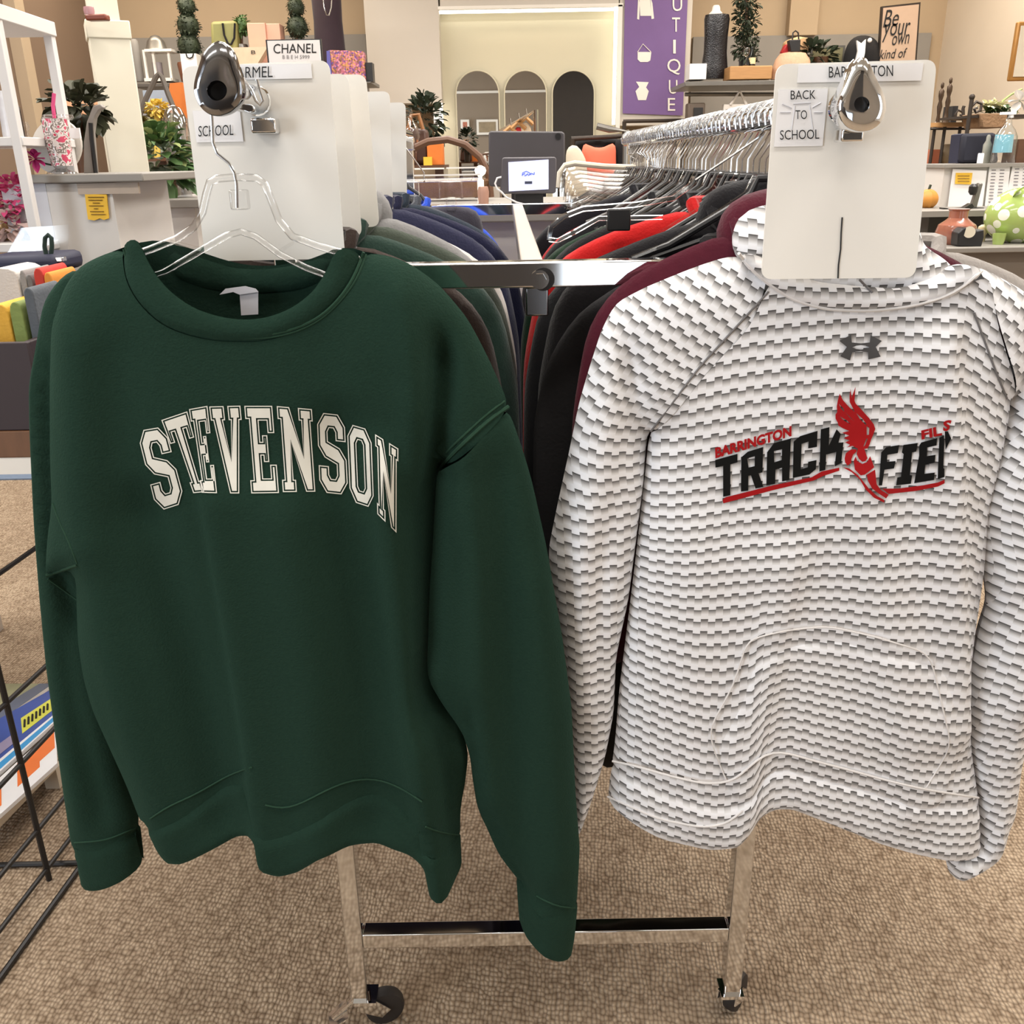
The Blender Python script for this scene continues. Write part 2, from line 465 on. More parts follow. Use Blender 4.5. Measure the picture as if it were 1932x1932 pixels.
for x, rl in ((lxa, rla), (lxb, rlb)):
    for y in (LY + .012, RBY):
        l = leg(x, y, rl[2] - .03); l.build('leg', CHROME, rack, bevel=.002)
m = MB().bb(lxa + W / 2, lxb - W / 2, LY, LY + W, .160, .160 + W); m.build('lower_bar', CHROME, rack, bevel=.002)
m = MB().bb(lxa + W / 2, lxb - W / 2, RBY - W / 2, RBY + W / 2, .160, .160 + W); m.build('lower_bar', CHROME, rack, bevel=.002)
for y in (LY + .012, RBY):
    m = MB().bb(lxa + W / 2, lxb - W / 2, y - W / 2, y + W / 2, 1.098, 1.098 + W + .002); cb = m.build('crossbar', CHROME, rack, bevel=.002)
    if y < 2:
        q = at(1018, 527, y - W / 2)
        bo = MB(); bo.tube([q + [0, -.008, 0], q], .0075, 6); bo.build('bolt', CHROME, cb); MB().tube([q + [0, -.004, 0], q + [0, .001, 0]], .0102, 20).build('flange', CHROME, cb); MB().tube([q + [.004, -.0012, 0], q + [.004, .001, 0]], .0125, 20).build('recess_shade_disc', BLACKP, cb)  # black disc behind the flange stands in for a shaded recess
cx_ = at(1006, 500, LY)[0]
m = MB().bb(cx_ - W / 2, cx_ + W / 2, LY + .02, RBY, 1.097, 1.097 + W); m.build('center_bar', mat('ceiling_reflection_chrome', 'b3aaa0', .35, .7, .1, 18, stretch=(1, .2, 1)), rack, bevel=.002)  # chrome bar with the ceiling's beige reflection put into its colour
m = MB().bb(cx_ - W / 2 + .004, cx_ + W / 2 + .004, LY + .006, LY + .03, 1.066, 1.098); m.build('bar_socket', CHROMED, rack, bevel=.002)
for rl, x in ((rla, lxa), (rlb, lxb)):
    P = [(rl[0], .885, rl[2]), (rl[0], RBY + .12, rl[2])]
    m = MB().tube(P, .0135, 18); m.build('hang_rail', CHROME, rack)
    m = MB().bb(x - .016, x + .016, RBY - .016, RBY + .016, rl[2] - .035, rl[2] - .005); m.build('rail_socket', CHROME, rack, bevel=.002)


def teardrop(pts, hole_c, hole_r, Y, back, name, m, thick):
    """end plate: outline in picture pixels, bored for the tube"""
    N = 56; hc = np.array(hole_c, float); pl = np.array(pts, float); k = len(pl)
    # smooth closed outline
    sm = []
    for i in range(k):
        a, b, c, d = pl[(i - 1) % k], pl[i], pl[(i + 1) % k], pl[(i + 2) % k]
        for t in np.linspace(0, 1, 8, endpoint=False):
            sm.append(.5 * ((2 * b) + (c - a) * t + (2 * a - 5 * b + 4 * c - d) * t * t + (3 * b - a - 3 * c + d) * t ** 3))
    sm = np.array(sm); ang = np.arctan2(sm[:, 1] - hc[1], sm[:, 0] - hc[0]); o = np.argsort(ang)
    g = np.linspace(-math.pi, math.pi, N, endpoint=False)
    rad = np.hypot(*(sm - hc).T)
    rr = np.interp(g, np.r_[ang[o] - 2 * math.pi, ang[o], ang[o] + 2 * math.pi], np.r_[rad[o], rad[o], rad[o]])
    V = []; F = []
    rings = [(None, 1.0, thick), (None, 1.0, .0015), (None, .94, 0.0), (None, .55, -.0012), (hole_r * 1.12, 0, -.0015), (hole_r, 0, 0.0), (hole_r * .96, 0, back)]
    for (hr, s, dy) in rings:
        for j in range(N):
            r = hr if hr else hole_r * 1.12 + (rr[j] - hole_r * 1.12) * s
            p = at(hc[0] + r * math.cos(g[j]), hc[1] + r * math.sin(g[j]), Y); V.append(p + np.array([0, dy, 0]))
    for i in range(len(rings) - 1):
        for j in range(N):
            j2 = (j + 1) % N; F.append((i * N + j, i * N + j2, (i + 1) * N + j2, (i + 1) * N + j))
    F.append(tuple(j for j in range(N)))
    return MB().add(V, F).build(name, m, rack, ang=50)


teardrop([(413, 76), (436, 96), (447, 128), (457, 160), (455, 188), (436, 211), (406, 219), (382, 207), (367, 182), (365, 158), (374, 124), (385, 96)], (410, 171), 17, .872, .03, 'end_plate', CHROMED, .012)
teardrop([(1629, 106), (1641, 118), (1654, 146), (1668, 176), (1673, 204), (1664, 230), (1645, 246), (1622, 249), (1597, 240), (1584, 218), (1583, 192), (1597, 158), (1613, 122)], (1625, 197), 13, .872, .012, 'end_plate', CHROME, .02)
m = MB(); m.tube([at(410, 171, .880), at(410, 171, .89)], .0083, 20); m.build('bore_shade_disc', mat('bore_shade', '0c0b0b', .8), rack)  # black disc stands in for the shade inside the open hole
m = MB(); m.tube([at(1625, 197, .88), at(1625, 197, .89)], .008, 14); m.build('tube_plug', mat('grey_plug', '4d4c4f', .5), rack)
m = MB(); m.px(472, 222, 520, 252, 1.0, .026); m.build('collar', CHROME, rack, bevel=.002)
m = MB(); m.px(1588, 240, 1631, 268, .895, .022); m.build('collar', CHROME, rack, bevel=.002)




def caster_parts(x, y, dx, dy, brake):
    d = Vector((dx, dy, 0)).normalized(); s = Vector((d.y, -d.x, 0)); o = Vector((x, y, 0)); wc = o + d * .026 + Vector((0, 0, .030))
    fk = MB()
    for k in (-1, 1):
        pl = [o + s * k * .013 + Vector((0, 0, .058)) - d * .012, o + s * k * .013 + Vector((0, 0, .058)) + d * .012, wc + s * k * .013 + d * .008 + Vector((0, 0, .004)), wc + s * k * .013 - d * .006 - Vector((0, 0, .008)), o + s * k * .013 - d * .016 + Vector((0, 0, .045))]
        fk.prism(pl, s * k * .002)
    fk.box(o + Vector((0, 0, .057)), (.034, .034, .006)); fk.tube([o + Vector((0, 0, .05)), o + Vector((0, 0, .07))], .007, 12)
    f = fk.build('caster', CHROME, rack)
    wl = MB().lathe([(.006, -.010), (.023, -.0105), (.028, -.009), (.030, -.004), (.030, .004), (.028, .009), (.023, .0105), (.006, .010)], (0, 0, 0), 28)
    R = Vector((0, 0, 1)).rotation_difference(s).to_matrix(); wl.v = [tuple(wc + R @ Vector(p)) for p in wl.v]
    wl.build('wheel', RUBBER, f)
    if brake:
        b = MB(); b.tube([o - d * .018 + Vector((0, 0, .055)), o - d * .034 + Vector((0, 0, .042)), o - d * .052 + Vector((0, 0, .028))], [.004, .005, .004], 8)
        b.prism([o - d * .03 + s * .018 + Vector((0, 0, .04)), o - d * .03 - s * .018 + Vector((0, 0, .04)), o - d * .058 - s * .014 + Vector((0, 0, .022)), o - d * .058 + s * .014 + Vector((0, 0, .022))], (0, 0, -.003))
        b.build('brake_lever', CHROME, f)


caster_parts(lxa + .008, LY + .012, .95, .25, True)
caster_parts(lxb, LY + .012, .55, .8, False)
caster_parts(lxa, RBY, .6, .8, False); caster_parts(lxb, RBY, -.6, .8, False)


# ------------------------------------------------------------------ white divider boards
def rrect(x0, z0, x1, z1, r, y, n=7):
    P = []
    for cx, cz, a0 in ((x1 - r, z1 - r, 0), (x0 + r, z1 - r, 90), (x0 + r, z0 + r, 180), (x1 - r, z0 + r, 270)):
        for k in range(n + 1):
            a = math.radians(a0 + 90 * k / n); P.append((cx + r * math.cos(a), y, cz + r * math.sin(a)))
    return P


def divider(c4, Y, label, rail, hc=None, group='white size dividers on the left rail'):
    """c4: picture corners TL TR BR BL"""
    t = thing('rail_divider', label, 'divider board', at((c4[2][0] + c4[3][0]) / 2, c4[2][1], Y), group)
    q = [np.array(at(*p, Y)) for p in c4]; P = []
    r = .011
    for i in range(4):
        a, b, c = q[(i - 1) % 4], q[i], q[(i + 1) % 4]; u = (a - b) / np.linalg.norm(a - b); v = (c - b) / np.linalg.norm(c - b)
        for k in range(8):
            s = k / 7; P.append(b + u * r * (1 - s) ** 2 + v * r * s ** 2)
    hole = [(rail[0] + .0145 * math.cos(-2 * math.pi * k / 24), Y, rail[2] + .0145 * math.sin(-2 * math.pi * k / 24)) for k in range(24)]
    MB().prism(P, (0, .002, 0), hole).build('board', WHITEP, t)
    return t


d1 = divider([(342, 126), (621, 113), (651, 488), (388, 493)], 1.018, 'white divider board labelled CARMEL hanging behind the green sweatshirt', rla, group=None)
p = MB(); p.px(455, 121, 588, 149, 1.0165, .0008); p.build('name_strip', PAPER, d1)
p = MB(); textpx(p, 'CARMEL', 432, 127, 515, 148, 1.0160, tilt=2); p.build('lettering', INK, d1)
p = MB(); p.px(367, 208, 456, 268, 1.0165, .0008); p.build('season_card', PAPER, d1)
p = MB(); textpx(p, 'SCHOOL', 375, 238, 441, 258, 1.0160, tilt=3); p.build('lettering', INK, d1)
for c4, Y, w in (([(470, 143), (657, 139), (683, 447), (520, 450)], 1.13, 'second white divider from the front on the left rail'),
                 ([(540, 143), (690, 140), (716, 428), (580, 430)], 1.20, 'third white divider from the front on the left rail'),
                 ([(600, 175), (735, 172), (742, 413), (620, 414)], 1.52, 'blank white divider, fourth from the front on the left rail'),
                 ([(650, 196), (765, 193), (768, 372), (660, 374)], 1.80, 'small-looking white divider farthest along the left rail')):
    divider(c4, Y, w, rla)
DV = .925
d2 = divider([(1465, 121), (1768, 112), (1727, 524), (1436, 527)], DV, 'white divider board labelled BARRINGTON above the patterned hoodie', rlb, group=None)
p = MB(); p.px(1506, 121, 1740, 154, DV - .0015, .0008); p.build('name_strip', PAPER, d2)
p = MB(); textpx(p, 'BARRINGTON', 1563, 126, 1684, 147, DV - .002, tilt=3); p.build('lettering', INK, d2)
p = MB(); p.px(1465, 168, 1557, 276, DV - .0015, .0008); p.build('season_card', PAPER, d2)
p = MB(); textpx(p, 'BACK', 1491, 171, 1538, 188, DV - .002, tilt=1); textpx(p, 'TO', 1500, 208, 1522, 225, DV - .002); textpx(p, 'SCHOOL', 1471, 246, 1545, 264, DV - .002, tilt=2); p.build('lettering', INK, d2)
GH = mat('faint_print', 'd2d2d8', .7)
p = MB()
for a, b_ in (((1497, 196), (1530, 194)), ((1500, 200), (1494, 245)), ((1528, 198), (1534, 244)), ((1494, 204), (1476, 196)), ((1533, 203), (1549, 194)), ((1492, 212), (1472, 212)), ((1536, 212), (1552, 212))):
    p.tube([at(*a, DV - .0018), at(*b_, DV - .0018)], .0004, 5)
p.build('watermark', GH, d2)
p = MB(); sl = [(1589, 410), (1587, 440), (1586, 470), (1582, 500), (1581, 525)]
p.tube([at(*a, DV - .0006) for a in sl], .0007, 6); p.build('slit', INK, d2)


# ------------------------------------------------------------------ cloth
def at_arr(P, Y):
    P = np.asarray(P, float); Y = np.broadcast_to(np.asarray(Y, float), (len(P),))
    d = CF[None] + CR[None] * ((P[:, 0:1] - 966) / FPX) + CU[None] * ((966 - P[:, 1:2]) / FPX)
    return np.array([0, 0, CH]) + d * (Y / d[:, 1])[:, None]


def proj_arr(Q):
    q = Q - np.array([0, 0, CH]); z = q @ CF
    return np.stack([966 + FPX * (q @ CR) / z, 966 - FPX * (q @ CU) / z], 1)


def inside(P, poly):
    x, z = P[:, 0], P[:, 1]; c = np.zeros(len(P), bool); a = poly; b = np.roll(poly, -1, 0)
    for (x1, z1), (x2, z2) in zip(a, b):
        if z1 == z2: continue
        k = ((z1 > z) != (z2 > z)) & (x < (x2 - x1) * (z - z1) / (z2 - z1) + x1); c ^= k
    return c


def segdist(P, A, B):
    d = np.full(len(P), 1e9)
    for a, b in zip(A, B):
        ab = b - a; L = ab @ ab
        t = np.clip(((P - a) @ ab) / max(L, 1e-12), 0, 1)
        d = np.minimum(d, np.hypot(*(P - a - t[:, None] * ab).T))
    return d


def fillmesh(loops, sp, ex=None, band=0):
    """triangulate a 2D region (outer loop + holes) with a grid of inner points"""
    pts = np.concatenate(loops); edges = []; b = 0
    for l in loops:
        k = len(l); edges += [(b + i, b + (i + 1) % k) for i in range(k)]; b += k
    lo = pts.min(0); hi = pts.max(0)
    gx = np.arange(lo[0], hi[0], sp); gz = np.arange(lo[1], hi[1], sp * .87)
    G = np.array([(x + (sp / 2 if j % 2 else 0), z) for j, z in enumerate(gz) for x in gx]).reshape(-1, 2)
    if len(G):
        ins = inside(G, loops[0])
        for h in loops[1:]: ins &= ~inside(G, h)
        G = G[ins]
    if len(G):
        A = np.concatenate(loops); B = np.concatenate([np.roll(l, -1, 0) for l in loops])
        G = G[segdist(G, A, B) > max(sp * .45, min(band, sp * 1.6) + (sp * .4 if band else 0))]
        pts = np.concatenate([pts, G])
    if ex is not None and len(ex): pts = np.concatenate([pts, ex])
    r = geometry.delaunay_2d_cdt([Vector(p) for p in pts], edges, [], 0, 1e-7)
    V = np.array([tuple(p) for p in r[0]]); F = np.array([tuple(f) for f in r[2] if len(f) == 3])
    c = V[F].mean(1); k = inside(c, loops[0])
    for h in loops[1:]: k &= ~inside(c, h)
    return V, F[k]


def smoothloop(o, flags, sp, it=3):
    P = []; fl = []
    for i in range(len(o)):
        a, b = o[i], o[(i + 1) % len(o)]; n = max(1, int(round(np.hypot(*(b - a)) / sp)))
        for k in range(n):
            P.append(a + (b - a) * k / n); fl.append(flags[i])
    P = np.array(P)
    for _ in range(it):
        P = .25 * np.roll(P, 1, 0) + .5 * P + .25 * np.roll(P, -1, 0)
    return P, fl


class Cloth:
    def __init__(s, px, Y0, T, R, folds=(), open_=(), Tb=None, sp=.009, world=False, base=None, it=3, yslope=None, extra=(), base_b=None):
        s.Y0 = Y0; s.T = T; s.R = R; s.Tb = T * .8 if Tb is None else Tb; s.sp = sp; s.base = base; s.base_b = base_b; s.yslope = yslope
        o = np.array(px, float) if world else at_arr(px, Y0)[:, [0, 2]]
        fl = [i in open_ for i in range(len(o))]
        s.loop, f2 = smoothloop(o, fl, sp, it)
        nx = np.roll(s.loop, -1, 0); k = [i for i in range(len(f2)) if not f2[i]]
        # coarsen the distance segments
        s.A = s.loop[k]; s.B = nx[k]
        for a, b in extra:
            q = at_arr([a, b], Y0)[:, [0, 2]]; s.A = np.vstack([s.A, q[:1]]); s.B = np.vstack([s.B, q[1:]])
        s.folds = []
        for (pp, amp, w, kind) in folds:
            q = np.array(pp, float) if world else at_arr(pp, Y0)[:, [0, 2]]
            i = np.argsort(q[:, 1]); s.folds.append((q[i], amp, w, kind))

    def fold(s, P):
        y = np.zeros(len(P))
        for q, amp, w, kind in s.folds:
            z = P[:, 1]; dx = P[:, 0] - np.interp(z, q[:, 1], q[:, 0])
            e = .06
            f = np.clip((z - q[0, 1] + e) / e, 0, 1) * np.clip((q[-1, 1] - z + e) / e, 0, 1); f = f * f * (3 - 2 * f)
            if kind == 'r': y -= amp * f * np.exp(-(dx / w) ** 2)
            elif kind == 'v': y += amp * f * np.exp(-(dx / w) ** 2)
            elif kind == 'sr': y -= amp * f * .5 * (1 + np.tanh(dx / w)) * np.exp(-np.clip(dx, 0, 9) / .07)
            elif kind == 'sl': y -= amp * f * .5 * (1 - np.tanh(dx / w)) * np.exp(-np.clip(-dx, 0, 9) / .07)
        if s.yslope: y += s.yslope(P)
        return y

    def prof(s, P):
        t = np.clip(segdist(P, s.A, s.B) / s.R, 0, 1)
        return np.sqrt(np.clip(1 - (1 - t) ** 2, 0, 1))

    def y(s, P):
        b = s.Y0 if s.base is None else s.base(P)
        return b - s.T * s.prof(P) + s.fold(P)

    def yb(s, P):
        if s.base_b is not None: return s.base_b(P) + .001
        if s.base is not None: return s.base(P) + .0015
        return s.Y0 + s.Tb * s.prof(P) + s.fold(P)

    def pt(s, PX, off=0.0):
        PX = np.asarray(PX, float); Y = np.full(len(PX), s.Y0 if s.base is None else s.Y0)
        for _ in range(6):
            Q = at_arr(PX, Y); Y = s.y(Q[:, [0, 2]]) - off
        return at_arr(PX, Y)

    def mesh(s, front=True, back=True):
        P = s.loop; t = np.roll(P, -1, 0) - np.roll(P, 1, 0); t /= np.hypot(*t.T)[:, None] + 1e-9
        A = .5 * np.sum(P[:, 0] * np.roll(P[:, 1], -1) - np.roll(P[:, 0], -1) * P[:, 1]); nn = np.stack([-t[:, 1], t[:, 0]], 1) * (1 if A > 0 else -1)
        ex = []; nxt = np.roll(P, -1, 0)
        for f in (.05, .16, .34):
            d = s.R * f
            if d > s.sp * 1.6 or s.R < .015: continue
            q = P + nn * d; q = q[inside(q, P)]
            if len(q): q = q[segdist(q, P, nxt) > d * .93]
            ex.append(q)
        V, F = fillmesh([s.loop], s.sp, np.concatenate(ex) if ex else None, s.R * .34 if ex else 0); mb = MB()
        if front: mb.add([(a, y, b) for (a, b), y in zip(V, s.y(V))], F)
        if back: mb.add([(a, y, b) for (a, b), y in zip(V, s.yb(V))], F[:, ::-1])
        return mb

    def seam(s, mb, px, r=.0012, off=0.0):
        P = np.array(px, float); D = []
        for a, b in zip(P[:-1], P[1:]):
            n = max(1, int(np.hypot(*(b - a)) / 12))
            D += [a + (b - a) * k / n for k in range(n)]
        D.append(P[-1]); D = np.array(D)
        for _ in range(4): D[1:-1] = .25 * D[:-2] + .5 * D[1:-1] + .25 * D[2:]
        mb.tube(s.pt(D, off), r, 6)

    def decal(s, mb, loops, off=.0016, sp=7.0):
        L = []
        for l in loops:
            l = np.array(l, float); o = []
            for i in range(len(l)):
                a, b = l[i], l[(i + 1) % len(l)]; n = max(1, int(np.hypot(*(b - a)) / sp))
                o += [a + (b - a) * k / n for k in range(n)]
            L.append(np.array(o))
        V, F = fillmesh(L, sp); Q = s.pt(V, off)
        mb.add(Q, F)


def put_uv(ob, fn):
    me = ob.data; uv = me.uv_layers.new(name='UVMap'); co = np.empty(len(me.vertices) * 3); me.vertices.foreach_get('co', co); co = co.reshape(-1, 3)
    U = fn(co); idx = np.empty(len(me.loops), int); me.loops.foreach_get('vertex_index', idx)
    uv.data.foreach_set('uv', U[idx].astype(np.float32).ravel())


GREEN = mat('dark_green_fleece', (0.0145, 0.0345, 0.0235), 0.95, 0, .14, 240, bump=.25, bscale=420, sheen=.10, spec=.05)
GREEN.node_tree.nodes['Principled BSDF'].inputs['Sheen Tint'].default_value = (.25, .55, .42, 1)
GREENI = GREEN
GSEAM = mat('green_stitching', (0.022, 0.055, 0.034), 0.9, 0, .1, 200, spec=.15)
PRINT = mat('offwhite_print', 'dcd9cd', 0.6, 0, .06, 90)

# ------------------------------------------------------------------ the green sweatshirt
GY = .945
gs = thing('sweatshirt', 'dark green sweatshirt with STEVENSON arched across the chest', 'sweatshirt', at(480, 1500, GY))
neck_f = [(250, 510), (272, 548), (305, 583), (340, 607), (385, 622), (430, 631), (510, 632), (560, 620), (605, 598), (640, 565), (668, 525)]
gbody_px = [(238, 466)] + neck_f + [(686, 476), (725, 480), (770, 492), (830, 538), (882, 600), (920, 672), (962, 766), (825, 888), (820, 1000), (812, 1120), (808, 1268), (832, 1310), (868, 1360), (884, 1420), (878, 1475), (868, 1530), (868, 1592),
    (800, 1576), (797, 1530), (765, 1506), (720, 1486), (680, 1484), (640, 1494), (600, 1514), (560, 1536), (520, 1544), (498, 1536), (475, 1464), (440, 1472), (400, 1496), (360, 1519), (320, 1534), (283, 1556),
    (265, 1532), (240, 1470), (208, 1402), (175, 1330), (158, 1270), (148, 1200), (147, 1068), (120, 1074), (86, 1086), (90, 1010), (100, 940), (97, 850), (97, 720), (101, 610), (122, 540), (150, 502), (195, 480)]
gfolds = [
    ([(408, 930), (440, 1120), (475, 1340), (492, 1500), (506, 1620)], 0.0216, .007, 'sr'),
    ([(735, 880), (752, 1050), (775, 1260), (802, 1450), (838, 1660)], 0.0216, .017, 'r'),
    ([(832, 690), (825, 888), (815, 1100), (808, 1290)], 0.0297, .013, 'v'),
    ([(650, 820), (690, 1100), (720, 1500)], 0.0149, .030, 'v'),
    ([(170, 640), (175, 900), (215, 1150), (290, 1400), (330, 1560)], 0.0135, .028, 'r'),
    ([(300, 960), (380, 1200), (440, 1500)], 0.0149, .030, 'v'),
    ([(765, 560), (790, 700), (795, 860)], 0.0135, .018, 'r'),
    ([(560, 960), (600, 1250), (620, 1600)], 0.0108, .028, 'r'),
    ([(250, 660), (262, 800), (275, 930)], 0.0068, .03, 'v'),
    ([(620, 640), (640, 760), (650, 860)], 0.0054, .03, 'v'),
    ([(835, 1330), (850, 1450), (862, 1640)], 0.0135, .010, 'v'),
]
gb = Cloth(gbody_px, GY, .040, .10, gfolds, open_=list(range(0, 12)) + [18] + list(range(28, 44)), sp=.0075, extra=[((280, 1540), (319, 1611)), ((868, 1580), (871, 1650))])
gback_px = [(238, 466), (270, 450), (300, 456), (340, 472), (379, 487), (438, 506), (497, 509), (556, 501), (600, 487), (640, 462)] + gbody_px[12:]
gk = Cloth(gback_px, GY, .040, .10, gfolds, open_=list(range(0, 10)) + [16] + list(range(26, 42)), sp=.011, Tb=.03)
mb = gb.mesh(True, False); bk = gk.mesh(False, True); mb.add(bk.v, bk.f); mb.build('body', GREEN, gs, ang=70)
# collar
col_o = [(238, 466)] + neck_f + [(686, 476)]
col_i = [(655, 462), (641, 462), (630, 498), (604, 542), (565, 572), (522, 588), (480, 593), (430, 586), (385, 570), (342, 541), (311, 508), (288, 472), (281, 447), (262, 446)]
gc = Cloth(col_o + col_i, GY, .005, .010, sp=.006, base=lambda P: gb.y(P) + .002)
gc.mesh().build('collar', GREEN, gs, ang=70)
m = MB(); gb.seam(m, col_o, .0016, .0005); gb.seam(m, [(x, y + 6) if y > 560 else (x - 5 if x < 450 else x + 5, y + 4) for x, y in col_o], .0011, .0002); m.build('collar_stitching', GSEAM, gs)
gcb = Cloth([(300, 456), (340, 472), (379, 487), (438, 506), (497, 509), (556, 501), (600, 487), (640, 462), (652, 492), (615, 524), (600, 535), (556, 548), (485, 553), (409, 548), (350, 534), (318, 519), (296, 490)], GY + .028, .005, .009, sp=.006)
gcb.mesh().build('back_collar', GREEN, gs, ang=70)
m = MB(); m.prism([at(x, y, GY + .012) for x, y in ((452, 553), (487, 549), (487, 593), (455, 595))], (0, .0008, 0)); m.prism([at(x, y, GY + .010) for x, y in ((414, 556), (425, 545), (462, 540), (482, 545), (487, 551), (452, 556), (440, 551))], (0, .0015, 0))
m.build('care_label', mat('label_satin', 'c9c7cc', .5, 0, .05), gs)
# hem band
hem_px = [(283, 1544), (320, 1518), (360, 1503), (400, 1480), (440, 1456), (475, 1446), (498, 1518), (520, 1528), (560, 1520), (600, 1498), (640, 1478), (680, 1468), (720, 1470), (765, 1490), (798, 1514), (800, 1558), (835, 1574), (868, 1574),
          (871, 1640), (848, 1655), (816, 1650), (806, 1595), (775, 1572), (722, 1551), (668, 1549), (615, 1562), (575, 1590), (545, 1597), (508, 1582), (497, 1537), (460, 1543), (420, 1562), (372, 1588), (319, 1611)]
gh = Cloth(hem_px, GY, .006, .012, base=lambda P: gb.y(P) + .001, sp=.007, it=1)
gh.mesh().build('hem_band', GREEN, gs, ang=70)
m = MB(); gb.seam(m, [(283, 1545), (320, 1519), (360, 1504), (400, 1481), (440, 1457), (474, 1448)], .0011, .0012); gb.seam(m, [(500, 1519), (520, 1529), (560, 1521), (600, 1499), (640, 1479), (680, 1469), (720, 1471), (765, 1491), (796, 1513)], .0011, .0012); gb.seam(m, [(803, 1560), (835, 1575), (865, 1575)], .0011, .0012)
m.build('hem_stitching', GSEAM, gs)
gbh = Cloth([(500, 1530), (600, 1515), (700, 1505), (800, 1520), (803, 1592), (765, 1588), (720, 1583), (665, 1584), (610, 1598), (560, 1599), (520, 1588)], GY + .03, .006, .012, sp=.01)
gbh.mesh().build('back_hem', GREEN, gs, ang=70)
# sleeves
gl_px = [(150, 500), (112, 525), (86, 562), (70, 640), (60, 722), (60, 800), (67, 950), (78, 1120), (90, 1250), (110, 1405), (137, 1596), (150, 1606), (210, 1596), (258, 1570), (264, 1540), (240, 1465), (225, 1300), (200, 1100), (190, 900), (185, 700), (180, 560)]
gl = Cloth(gl_px, GY + .022, .026, .045, [([(105, 700), (108, 900), (120, 1050), (150, 1130)], .012, .010, 'v'), ([(85, 760), (92, 1000), (120, 1250), (160, 1500)], .006, .014, 'r'), ([(130, 1150), (150, 1300), (200, 1500)], .006, .014, 'v')], sp=.008, open_=[10, 11, 12])
gl.mesh().build('sleeve', GREEN, gs, ang=70)
glx = [((137, 1590), (156, 1664)), ((262, 1545), (271, 1630))]
for c_ in (gl,):
    q = at_arr([p for e in glx for p in e], GY + .022)[:, [0, 2]]; c_.A = np.vstack([c_.A, q[0::2]]); c_.B = np.vstack([c_.B, q[1::2]])
glc = Cloth([(137, 1586), (200, 1580), (258, 1553), (262, 1575), (271, 1626), (240, 1640), (200, 1654), (160, 1664), (154, 1650), (156, 1612)], GY + .022, .002, .006, base=gl.y, base_b=gl.yb, sp=.007, it=1)
glc.mesh().build('cuff', GREEN, gs, ang=70)
gr_px = [(958, 768), (985, 845), (1003, 905), (1032, 1035), (1060, 1195), (1078, 1330), (1086, 1500), (1094, 1600), (1088, 1712), (1030, 1705), (1012, 1690), (976, 1668), (935, 1600), (900, 1520), (886, 1410), (868, 1362), (832, 1312), (806, 1268), (810, 1120), (818, 1000), (824, 886), (890, 830)]
gr = Cloth(gr_px, GY, .034, .06, [([(880, 860), (900, 1050), (905, 1300), (920, 1480)], .012, .014, 'r'), ([(940, 900), (960, 1150), (975, 1400), (985, 1640)], .010, .018, 'v'), ([(1020, 1100), (1040, 1350), (1050, 1600)], .008, .02, 'r'),
                                ([(895, 1330), (900, 1430), (940, 1560), (985, 1660)], .008, .008, 'v'), ([(815, 1270), (845, 1320), (880, 1370), (888, 1450)], .010, .008, 'r')], sp=.0075, open_=[21, 20, 8, 9, 10])
gr.mesh().build('sleeve', GREEN, gs, ang=70)
q = at_arr([(1090, 1700), (1079, 1796), (976, 1660), (982, 1740)], GY)[:, [0, 2]]; gr.A = np.vstack([gr.A, q[0::2]]); gr.B = np.vstack([gr.B, q[1::2]])
grc = Cloth([(974, 1658), (1012, 1680), (1030, 1696), (1090, 1700), (1084, 1760), (1079, 1796), (1050, 1785), (1018, 1764), (985, 1742), (980, 1735)], GY, .002, .006, base=gr.y, base_b=gr.yb, sp=.007, it=1)
grc.mesh().build('cuff', GREEN, gs, ang=70)
m = MB(); gb.seam(m, [(960, 767), (930, 785), (890, 822), (855, 855), (828, 886)], .0022, .0003); gb.seam(m, [(952, 757), (925, 775), (885, 812), (850, 845), (826, 872)], .0012, 0); m.build('armhole_seam', GSEAM, gs)
m = MB(); gr.seam(m, [(1012, 1690), (1030, 1704), (1060, 1714), (1085, 1713)], .0012, .001); m.build('cuff_seam', GSEAM, gs); m = MB(); gl.seam(m, [(140, 1590), (200, 1586), (255, 1562)], .0012, .0005); m.build('cuff_seam', GSEAM, gs)
m = MB(); gb.seam(m, [(100, 950), (112, 985), (130, 1020), (146, 1064)], .0012); gb.seam(m, [(87, 1086), (115, 1076), (146, 1066)], .002); gl.seam(m, [(90, 1092), (118, 1112), (147, 1133)], .0012); m.build('armpit_seam', GSEAM, gs)

